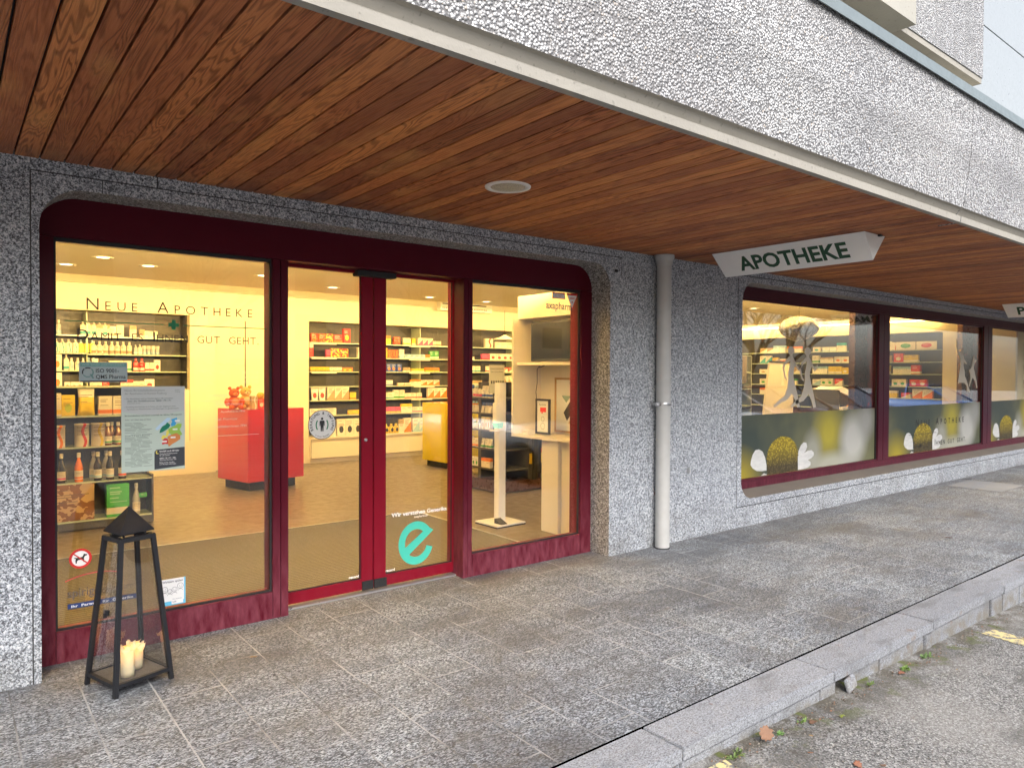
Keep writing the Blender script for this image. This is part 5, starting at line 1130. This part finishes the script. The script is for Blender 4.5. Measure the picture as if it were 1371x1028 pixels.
# ---- dark gondola behind the sanitiser stand
t = empty('gondola_rack', (6.05,7.6,0), 'dark freestanding rack of small packs behind the right pane', 'rack')
mb = MB(); mb.bev(-.56,.65,-.42,.62,.02,.16,.01); mb.build('base', M_brown, t)
mb = MB(); mb.box(-.06,.02,-.38,.60,.161,1.42); mb.box(-.5,.6,.08,.14,.161,1.42); mb.box(.58,.62,-.40,.5,.161,1.42); mb.box(-.05,.575,-.06,-.02,.161,1.0); mb.build('back_panel', M_darkg, t)
for z in (.30,.56,.80,1.02,1.22): mb = MB(); mb.box(-.52,-.061,-.38,.60,z-.018,z); mb.build('shelf', M_darkg, t)
mb = MB(); mb.box(-.05,.575,-.40,-.061,.66,.68); mb.build('bin_shelf', M_darkg, t)
for kz, z in zip(('lowest','second','third','fourth','top'), (.30,.56,.80,1.02,1.22)):
    b_ = random.Random(int(z*100)); sp = []
    for k in range(3): c = b_.choice([('cream','teal'),('cream','tan'),('white','green'),('cream','orange'),('white','blue'),('cream','pink')]); sp.append((b_.choice([MBX,'tube_pack','bottle','bottle']), c[0], c[1], b_.choice([0,1,3]), 3, b_.uniform(.055,.085), b_.uniform(.11,.17), .05, 0., b_.choice(['cream','white','lightblue'])))
    shelf_run('%s shelf on left side of dark rack' % kz, z, 8.14, 5.55, sp, 'x', -1, 7.26)
shelf_run('bin shelf on dark rack front', .68, 6.02, 7.21, [(MBX,'cream','yellow',1,2,.12,.13,.06,.03),(MBX,'yellow','green',1,2,.10,.12,.06,0)])
for k, (x, c1, c2) in enumerate(((6.02,'yellow','black'),(6.22,'yellow','red'),(6.42,'teal','cream'))): 
    o = new_obj('blister_pack', pmesh('tube_pack', .11, .20, .03, carton(c1, c2, 3), None)); o.location = (x,7.18,.36); o.rotation_euler = (0,0,.1); tag(o, '%s and %s hanging pack on the front of the dark rack' % (c1, c2), 'pack')
for k, z in enumerate((.72,.88,1.04,1.2)): 
    o = new_obj('hanging_pack', pmesh('medicine_box', .15, .14, .04, carton('green' if k % 2 else 'red', 'teal' if k % 2 else 'cream', 5), None)); o.location = (6.10,7.19,z+.12); tag(o, '%s pack hanging %s on the rack edge beside the niche' % ('green' if k % 2 else 'red', ('lowest','second','third','topmost')[k]), 'pack')
mb = MB(); mb.box(6.0,6.06,7.12,7.16,.16,1.5); mb.box(5.99,6.22,7.225,7.235,.8,1.48); tag(mb.build('rack_post', M_black), 'thin dark upright post at the front of the rack', 'post')
# small pendant lamp further in
mb = MB(); mb.box(15.38,15.42,5.9,11.4,2.62,2.64); tag(mb.build('cove_light', emis('side_cove_glow', WARM, 12.)), 'warm light strip along the top of the side wall shelves', 'light')
t = empty('pendant_lamp', (8.2,10.6,2.16), 'small cream dish pendant lamp left of the television niche', 'lamp'); mb = MB(); mb.lathe([(.02,.09),(.09,.05),(.20,.02),(.21,0),(.0,.0)], 24, caps=False); mb.build('shade', M_cream, t); mb = MB(); mb.tube([(0,0,.08),(0,0,.54)], .004, n=6); mb.build('cord', M_rubber, t)

# ---- behind the display panes
t = empty('egg_pendant', (8.70,5.0,1.97), 'large silvery egg shaped pendant behind the pane nearest the drainpipe', 'pendant'); bm = bmesh.new(); bmesh.ops.create_uvsphere(bm, u_segments=32, v_segments=18, radius=1)
for v in bm.verts:
    zz = v.co.z; k = 1-.28*max(0, -zz)**1.5; v.co = Vector((v.co.x*.36*k+.04*zz, v.co.y*.20*k, zz*.165+.165))
mb = MB(); mb.bm(bm, 0, True); mb.build('shell', plain('pearl_shell', (.50,.49,.46), .28, .35, .1), t); mb = MB(); mb.tube([(0,0,.32),(0,0,.735)], .003, n=6); mb.build('cord', M_rubber, t)
mb = MB(); mb.box(9.42,9.95,4.62,4.70,.0,2.69); mb.box(13.02,13.70,4.62,4.70,.0,2.69); RP(mb, 'dark_wing_panel', M_brown)
def board(x, y, w_, h, z, mat, label, rz=0, lean=0):
    t = empty('display_board', (x,y,z), label, 'board', None, rz); mb = MB(); mb.add([(-w_/2,0,0),(w_/2,0,0),(w_*.30+w_*.2,lean,h),(-w_*.22,lean,h),(-w_/2,.03,0),(w_/2,.03,0),(w_*.5,lean+.03,h),(-w_*.22,lean+.03,h)], [(0,1,2,3),(4,7,6,5),(0,4,5,1),(1,5,6,2),(2,6,7,3),(3,7,4,0)]); mb.build('panel', mat, t); mb = MB(); mb.box(-w_*.18,w_*.46,-.012,.035,h,h+.03); mb.build('top_rail', M_rubber, t); return t
board(10.25,6.25,.95,1.42,.30,M_cream,'cream slanting display board behind the pane nearest the drainpipe', 0, .0)
def tower(x, y, w_, h, label, rz=0):
    t = empty('display_tower', (x,y,0), label, 'display', None, rz); mb = MB(); mb.box(-w_/2,w_/2,0,.25,0,.12); mb.build('plinth', M_rubber, t); mb = MB(); mb.box(-w_/2,-w_/2+.015,0,.25,.12,h); mb.box(w_/2-.015,w_/2,0,.25,.12,h); mb.box(-w_/2+.015,w_/2-.015,.235,.25,.12,h); mb.build('sides', plain('grey_tower', (.34,.37,.38), .4), t)
    for z in [.12+.24*i for i in range(int((h-.12)/.24)+1)]: mb = MB(); mb.box(-w_/2+.016,w_/2-.016,0,.234,z,z+.012); mb.build('shelf', M_shelf, t)
tower(9.0,6.0,.36,1.80,'grey glass fronted display tower behind the running figures')
tower(7.55,5.6,.30,1.78,'narrow grey display tower at the left edge of the display pane')
# fir branch arrangement with card sign
t = empty('fir_arrangement', (8.05,5.7,1.0), 'dark green fir branches in a pot behind the display pane', 'plant')
mb = MB(); mb.lathe([(.10,-.4),(.13,-.38),(.16,.05),(.15,.05)], 20); mb.build('pot', M_dark, t)
R_ = random.Random(5); mb = MB(); br = MB()
for i in range(46):
    a = R_.uniform(0, 6.28); e = R_.uniform(.15, 1.25); L_ = R_.uniform(.22,.44); d = Vector((math.cos(a)*math.cos(e), math.sin(a)*math.cos(e), math.sin(e))); p0 = Vector((0,0,.04)); br.beam(p0, p0+d*L_, .006, .006)
    for j in range(26):
        q = p0+d*L_*(.2+.8*j/26); n_ = Vector((R_.uniform(-1,1), R_.uniform(-1,1), R_.uniform(-1,1))).normalized()*.045+d*.02; s_ = d.cross(n_).normalized()*.0035
        mb.add([q-s_, q+s_, q+n_], [(0,1,2)])
br.build('twigs', M_brown, t); mb.build('needles', plain('fir_green', (.035,.075,.03), .6, 0, .4), t)
t = empty('tea_sign', (8.12,5.45,1.42), 'tan card sign reading TEE standing among the fir branches', 'sign'); mb = MB(); mb.box(-.10,.10,0,.012,0,.36); mb.build('card', plain('tan_card', (.42,.36,.26), .6), t); mb = MB()
for i, ch in enumerate('TEE'): put_text(mb, ch, (0,-.002,0), *YF, -.03,.24-.085*i,None,.06,.01)
mb.build('word', M_ink, t); mb = MB(); mb.tube([(0,.02,.36),(.0,.02,.42),(-.04,.02,.44)], .01); mb.build('hook', M_white, t)
# tilted bargain table behind the middle pane
t = empty('sales_table', (12.6,6.4,0), 'dark sales table with white sloping cover behind the middle display pane', 'table')
mb = MB(); mb.bev(-.55,.55,-.3,.35,0,.82,.01); mb.build('body', M_darkg, t); mb = MB(); mb.add([(-.45,-.1,1.28),(-.2,-.1,1.33),(.62,-.34,1.02),(.52,-.34,.95),(-.45,.3,1.28),(-.2,.3,1.33),(.62,.3,1.02),(.52,.3,.95)], [(0,3,2,1),(4,5,6,7),(0,1,5,4),(1,2,6,5),(2,3,7,6),(3,0,4,7)]); mb.build('sloping_cover', M_white, t)
mb = MB(); mb.box(-.5,-.47,-.2,.3,.82,1.27); mb.box(.45,.5,.0,.3,.82,.98); mb.build('support', M_darkg, t)
shelf_run('on dark sales table behind middle display pane', .822, 12.08, 6.12, [(MBX,'cream','orange',1,2,.11,.16,.06,.02),(MBX,'tan','orange',5,2,.12,.20,.06,.02),(MBX,'orange','cream',2,3,.11,.17,.06,0)])
shelf_run('on low crate before sales table', .80, 11.4, 5.55, [(MBX,'cream','orange',1,2,.13,.18,.07,.03),(MBX,'orange','tan',2,4,.10,.22,.07,.0)])
t = empty('low_crate', (11.75,5.6,0), 'low dark display crate in front of the sales table', 'crate'); mb = MB(); mb.bev(-.45,.45,-.12,.2,0,.798,.01); mb.build('body', M_darkg, t)

# ================================================================== STREET SIDE (seen mirrored in the panes)
def car(x, y, rz, col, label, est=False):
    z0 = roadz(x); t = empty('parked_car', (x,y,z0), label, 'car', 'cars parked nose to the kerb', rz)
    pm = G('car_paint', col, .25, .3, coat=1.); L = 4.3
    def ring(xx, hw, zb, zm, zt): return [(xx,-hw*.92,zb),(xx,-hw,zm),(xx,-hw*.93,zt),(xx,0,zt+.03),(xx,hw*.93,zt),(xx,hw,zm),(xx,hw*.92,zb)]
    st = [(-2.12,.70,.30,.5,.66),(-2.0,.80,.22,.55,.78),(-1.2,.86,.2,.6,.92),(-.9,.87,.2,.6,.95),(0,.88,.2,.6,.97),(1.0,.88,.2,.6,.98),(1.7,.85,.2,.6,.98),(2.05,.78,.25,.6,.92),(2.14,.68,.32,.6,.80)]
    mb = MB(); vs = [p for s_ in st for p in ring(*s_)]; n = 7
    mb.add(vs, [(k*n+i, k*n+(i+1)%n, (k+1)*n+(i+1)%n, (k+1)*n+i) for k in range(len(st)-1) for i in range(n)]+[tuple(range(n)), tuple(range((len(st)-1)*n, len(st)*n))], 0, True); mb.build('body', pm.m, t)
    b = 1.9 if est else 1.45
    mb = MB(); A = [(-1.15,.78,.93),(-.35,.62,1.40),(b-.55,.62,1.42),(b+.12,.76,.97)]
    lo = [(A[0][0],s_*A[0][1],A[0][2]) for s_ in (-1,1)]+[(A[3][0],s_*A[3][1],A[3][2]) for s_ in (-1,1)]; hi = [(A[1][0],s_*A[1][1],A[1][2]) for s_ in (-1,1)]+[(A[2][0],s_*A[2][1],A[2][2]) for s_ in (-1,1)]
    mb.add(lo+hi, [(0,1,5,4),(2,6,7,3),(0,4,6,2),(1,3,7,5)]); mb.build('windows', G('car_glass', (.03,.035,.04), .05).m, t)
    mb = MB(); mb.bev(A[1][0]-.03,A[2][0]+.03,-.64,.64,1.40,1.46,.02)
    for s_ in (-1,1):
        for a, b_ in ((A[0],A[1]),(A[3],A[2])): mb.beam((a[0],s_*a[1],a[2]),(b_[0],s_*b_[1],b_[2]),.05,.05)
        mb.beam((.25,s_*.79,.96),(.25,s_*.64,1.41),.05,.05)
    mb.build('roof', pm.m, t)
    for wx in (-1.35,1.35):
        for s_ in (-1,1):
            m_ = MB(); m_.lathe([(.20,-.1),(.32,-.1),(.33,-.06),(.33,.06),(.32,.1),(.20,.1)], 24); w_ = new_obj('wheel', m_.mesh('wheel', M_rubber), t); w_.location = (wx,s_*.80,.33); w_.rotation_euler = (rad(90),0,0)
            m_ = MB(); m_.lathe([(.0,-.085),(.20,-.09),(.205,.09),(.0,.085)], 20, caps=False); r_ = new_obj('rim', m_.mesh('rim', M_alu), w_)
    for s_ in (-1,1): mb = MB(); mb.bev(-2.13,-2.0,s_*.62-.14,s_*.62+.14,.62,.74,.02); mb.build('headlight', M_steel, t)
car(13.4,-.95,rad(-88),(.72,.74,.78),'white hatchback parked nose to the kerb opposite the display window')
car(16.3,-1.1,rad(-91),(.10,.012,.02),'dark red estate car parked beside the white hatchback', True)
car(19.1,-1.0,rad(-90),(.04,.045,.055),'black car parked beside the dark red estate car')
car(25.2,-1.1,rad(-89),(.05,.14,.36),'blue car parked furthest along the kerb')
car(8.0,-1.3,rad(-92),(.40,.41,.43),'silver hatchback parked opposite the sliding doors')
def tree(x, y, h, seed, label):
    R = random.Random(seed); t = empty('bare_tree', (x,y,roadz(x)), label, 'tree', 'bare winter trees across the road'); tr = MB(); cr = MB()
    def grow(p, d, L, r, lv):
        pts = [p]; 
        for i in range(4): d = (d+Vector((R.uniform(-.16,.16), R.uniform(-.16,.16), R.uniform(-.02,.12)))).normalized(); p = p+d*L/4; pts.append(p)
        (tr if lv == 0 else cr).tube(pts, r, r*.6, n=7 if lv < 2 else 4)
        if lv < 4:
            for k in range(4 if lv else 5):
                q = pts[min(4, 2+k % 3)]; a = R.uniform(0,6.28); nd = (d*.75+Vector((math.cos(a), math.sin(a), R.uniform(.0,.4)))*.7).normalized(); grow(q, nd, L*R.uniform(.55,.75), r*.5, lv+1)
    grow(Vector((0,0,0)), Vector((0,0,1)), h*.36, h*.022, 0)
    tr.build('trunk', plain('bark', (.09,.075,.06), .9, 0, .3), t); cr.build('crown', plain('twigs', (.10,.08,.065), .9, 0, .3), t)
for i, (x, y, h, nm) in enumerate(((5,-14,11,'opposite the shop door'),(14,-12,10,'behind the silver car'),(24,-15,12,'behind the dark estate car'),(33,-13,11,'behind the blue car'),(45,-18,13,'furthest along the road'))): tree(x, y, h, 20+i, 'bare branching winter tree '+nm)
t = empty('apartment_block', (20,-34,-.5), 'pale grey apartment block across the road', 'building')
mb = MB(); mb.box(-30,30,-8,0,0,9); mb.build('wall', concrete('render_grey', (.42,.41,.39)), t)
for i in range(14):
    for j in range(3): mb = MB(); mb.box(-27+i*4,-25+i*4,.0,.06,1.2+j*2.8,2.8+j*2.8); mb.build('window', G('block_window', (.05,.06,.07), .1).m if (i+j) == 0 else bpy.data.materials['block_window'], t)

# ================================================================== LEAVES AND WEEDS
def leafmat(n, c): return plain(n, c, .8, 0, .3, bump=.002)
LM = [leafmat('dry_leaf_tan', (.19,.105,.065)), leafmat('dry_leaf_rust', (.20,.085,.05)), leafmat('dry_leaf_yellow', (.30,.19,.07))]
MAPLE = [(0,-.46),(.07,-.33),(.24,-.36),(.36,-.30),(.35,-.18),(.50,-.08),(.44,.04),(.36,.10),(.43,.25),(.34,.33),(.20,.30),(.15,.44),(.06,.52),(-.04,.42),(-.10,.48),(-.20,.40),(-.22,.29),(-.37,.34),(-.44,.22),(-.36,.10),(-.50,.02),(-.46,-.10),(-.33,-.16),(-.36,-.30),(-.22,-.36),(-.07,-.33)]
OVAL = [(.16*math.cos(a)*(1), .5*math.sin(a)) for a in [i*math.pi/7 for i in range(14)]]
def leaf_obj(x, y, z, s, P, mat, rx, ry, rz, label, curl=.6):
    c = []; f = []; n = len(P); c.append((0,0,.02*s))
    for p in P: r2 = p[0]**2+p[1]**2; c.append((p[0]*s*.55, p[1]*s*.55, curl*s*.5*(p[0]**2)+.12*s*math.sin(p[1]*9)*.3))
    for p in P: c.append((p[0]*s, p[1]*s, curl*s*1.1*p[0]**2+.18*s*p[1]*p[0]+.02*s))
    f = [(0,1+i,1+(i+1)%n) for i in range(n)]+[(1+i,1+n+i,1+n+(i+1)%n,1+(i+1)%n) for i in range(n)]
    mb = MB(); mb.add(c, f, 0, True); o = mb.build('fallen_leaf', mat); o.location = (x,y,z); o.rotation_euler = (rx,ry,rz); tag(o, label, 'leaf', 'fallen leaves by the kerb')
    m_ = o.modifiers.new('thickness', 'SOLIDIFY'); m_.thickness = .0006; return o
leaf_obj(2.88,1.795,-.066,.072,MAPLE,LM[0],rad(66),.15,-.62,'large pale brown maple leaf leaning upright against the kerb face')
LV = [(3.23,1.76,.045,MAPLE,0,'tan curled leaf below the first kerb joint'),(3.34,1.73,.028,OVAL,1,'small rust leaf on the asphalt near the kerb stones'),(3.10,1.70,.022,OVAL,2,'small yellow leaf beside the kerb weeds'),
      (3.02,1.45,.04,MAPLE,1,'rust leaf fragment lying out on the asphalt'),(3.10,1.38,.03,MAPLE,0,'tan leaf fragment lying out on the asphalt'),(4.22,1.78,.045,MAPLE,1,'rust leaf by the broken kerb sliver'),
      (5.50,1.55,.05,MAPLE,1,'dark red leaf lying on the yellow road paint'),(2.95,1.62,.025,OVAL,0,'small brown leaf near the leaning maple leaf'),(4.55,1.62,.02,OVAL,2,'small pale leaf on the asphalt beside the weeds')]
for i, (x, y, s, P, m_, l) in enumerate(LV): leaf_obj(x, y, roadz(x)+.008, s, P, LM[m_], random.uniform(-.3,.3), random.uniform(-.3,.3), random.uniform(0,6), l)
leaf_obj(1.30,3.89,.006,.045,OVAL,LM[2],.1,.2,1.3,'narrow brown leaf on the pavement right of the lantern')
leaf_obj(7.43,2.73,.01,.07,OVAL,LM[1],.1,.3,.6,'rust brown leaf on the open pavement at the right'); leaf_obj(2.80,2.03,.005,.018,OVAL,LM[1],.1,.2,.6,'tiny rust leaf flake on the kerb stone')
def weed(x, y, s, seed, c, label):
    R = random.Random(seed); mb = MB()
    for i in range(34):
        a = R.uniform(0,6.28); L_ = s*R.uniform(.4,1.); e = R.uniform(.15,1.1); d = Vector((math.cos(a)*math.cos(e), math.sin(a)*math.cos(e)*.7-.1, math.sin(e))); sd_ = d.cross(Vector((0,0,1))).normalized()*s*R.uniform(.06,.15)
        p = Vector((R.uniform(-.5,.5)*s*1.6, R.uniform(-.3,.3)*s, 0)); mid = p+d*L_*.6; tip = p+d*L_+Vector((0,0,-.15*L_))
        mb.add([p, mid-sd_, tip, mid+sd_], [(0,1,2,3)])
    o = mb.build('weed_tuft', plain('weed_green', c, .6, 0, .35)); o.location = (x,y,roadz(x)+.002); tag(o, label, 'weed', 'weeds growing along the kerb')
WD = [(4.62,1.815,.05,(.10,.17,.05),'pale green weed tuft at the far end of the kerb joint'),(4.30,1.80,.04,(.11,.19,.03),'leafy weed tuft right of the broken kerb sliver'),(3.92,1.82,.03,(.12,.18,.04),'small weed tuft beside the broken kerb sliver'),
      (3.20,1.80,.03,(.13,.22,.04),'weed tuft beside the tan curled leaf'),(3.00,1.80,.025,(.12,.24,.05),'small green weed right of the upright maple leaf'),(2.66,1.80,.045,(.09,.14,.03),'weed tuft growing at the kerb by the lower yellow paint'),(3.42,1.72,.018,(.25,.30,.04),'yellow green sprig lying on the asphalt')]
for i, (x, y, s, c, l) in enumerate(WD): weed(x, y, s, 40+i, c, l)
mb = MB(); R_ = random.Random(8)
for i in range(1100):
    x = R_.uniform(2.2, 8); y = 1.84-abs(R_.gauss(0,.07)) if i % 3 else R_.uniform(.3,1.8); s = R_.uniform(.0015,.005) ; bm = bmesh.new(); bmesh.ops.create_icosphere(bm, subdivisions=1, radius=s)
    for v in bm.verts: v.co = Vector((v.co.x*R_.uniform(.7,1.3)+x, v.co.y*R_.uniform(.7,1.3)+y, v.co.z*.6+roadz(x)+s*.3))
    mb.bm(bm)
tag(mb.build('kerb_grit', plain('grit', (.20,.18,.15), .9, 0, .4)), kind='stuff')

mb = MB(); R_ = random.Random(18)
for i in range(260):
    x = R_.uniform(2.2, 6.9); y = 1.835-abs(R_.gauss(0,.045)); s_ = R_.uniform(.004,.012); a = R_.uniform(0,6.28); zz = roadz(x)+.003; P = []
    for k in range(5): q = a+k*1.257; rr = s_*R_.uniform(.5,1.); P.append((x+rr*math.cos(q), y+rr*.6*math.sin(q), zz+R_.uniform(0,.006)))
    mb.add(P, [(0,1,2,3,4)], i % 2)
tag(mb.build('gutter_litter', [LM[0], plain('litter_dark', (.06,.04,.025), .9)]), kind='stuff')
# ------------------------------------------------------------------ bring every empty to the base of its thing
bpy.context.view_layer.update()
def bbox(o):
    P = []
    for c in o.children_recursive:
        if c.type == 'MESH': P += [c.matrix_world @ Vector(b_) for b_ in c.bound_box]
    return P
for o in [q for q in C.objects if q.type == 'EMPTY']:
    if tuple(round(v, 4) for v in o.matrix_world.translation) == (0,0,0):
        P = bbox(o)
        if not P: continue
        c = Vector(((min(p.x for p in P)+max(p.x for p in P))/2, (min(p.y for p in P)+max(p.y for p in P))/2, min(p.z for p in P)))
        for ch in o.children: ch.matrix_parent_inverse = Matrix.Translation(-c) @ ch.matrix_parent_inverse
        o.location = o.location+c
sun.pop('label') if hasattr(sun, 'pop') else None
if 'label' in sun: del sun['label']
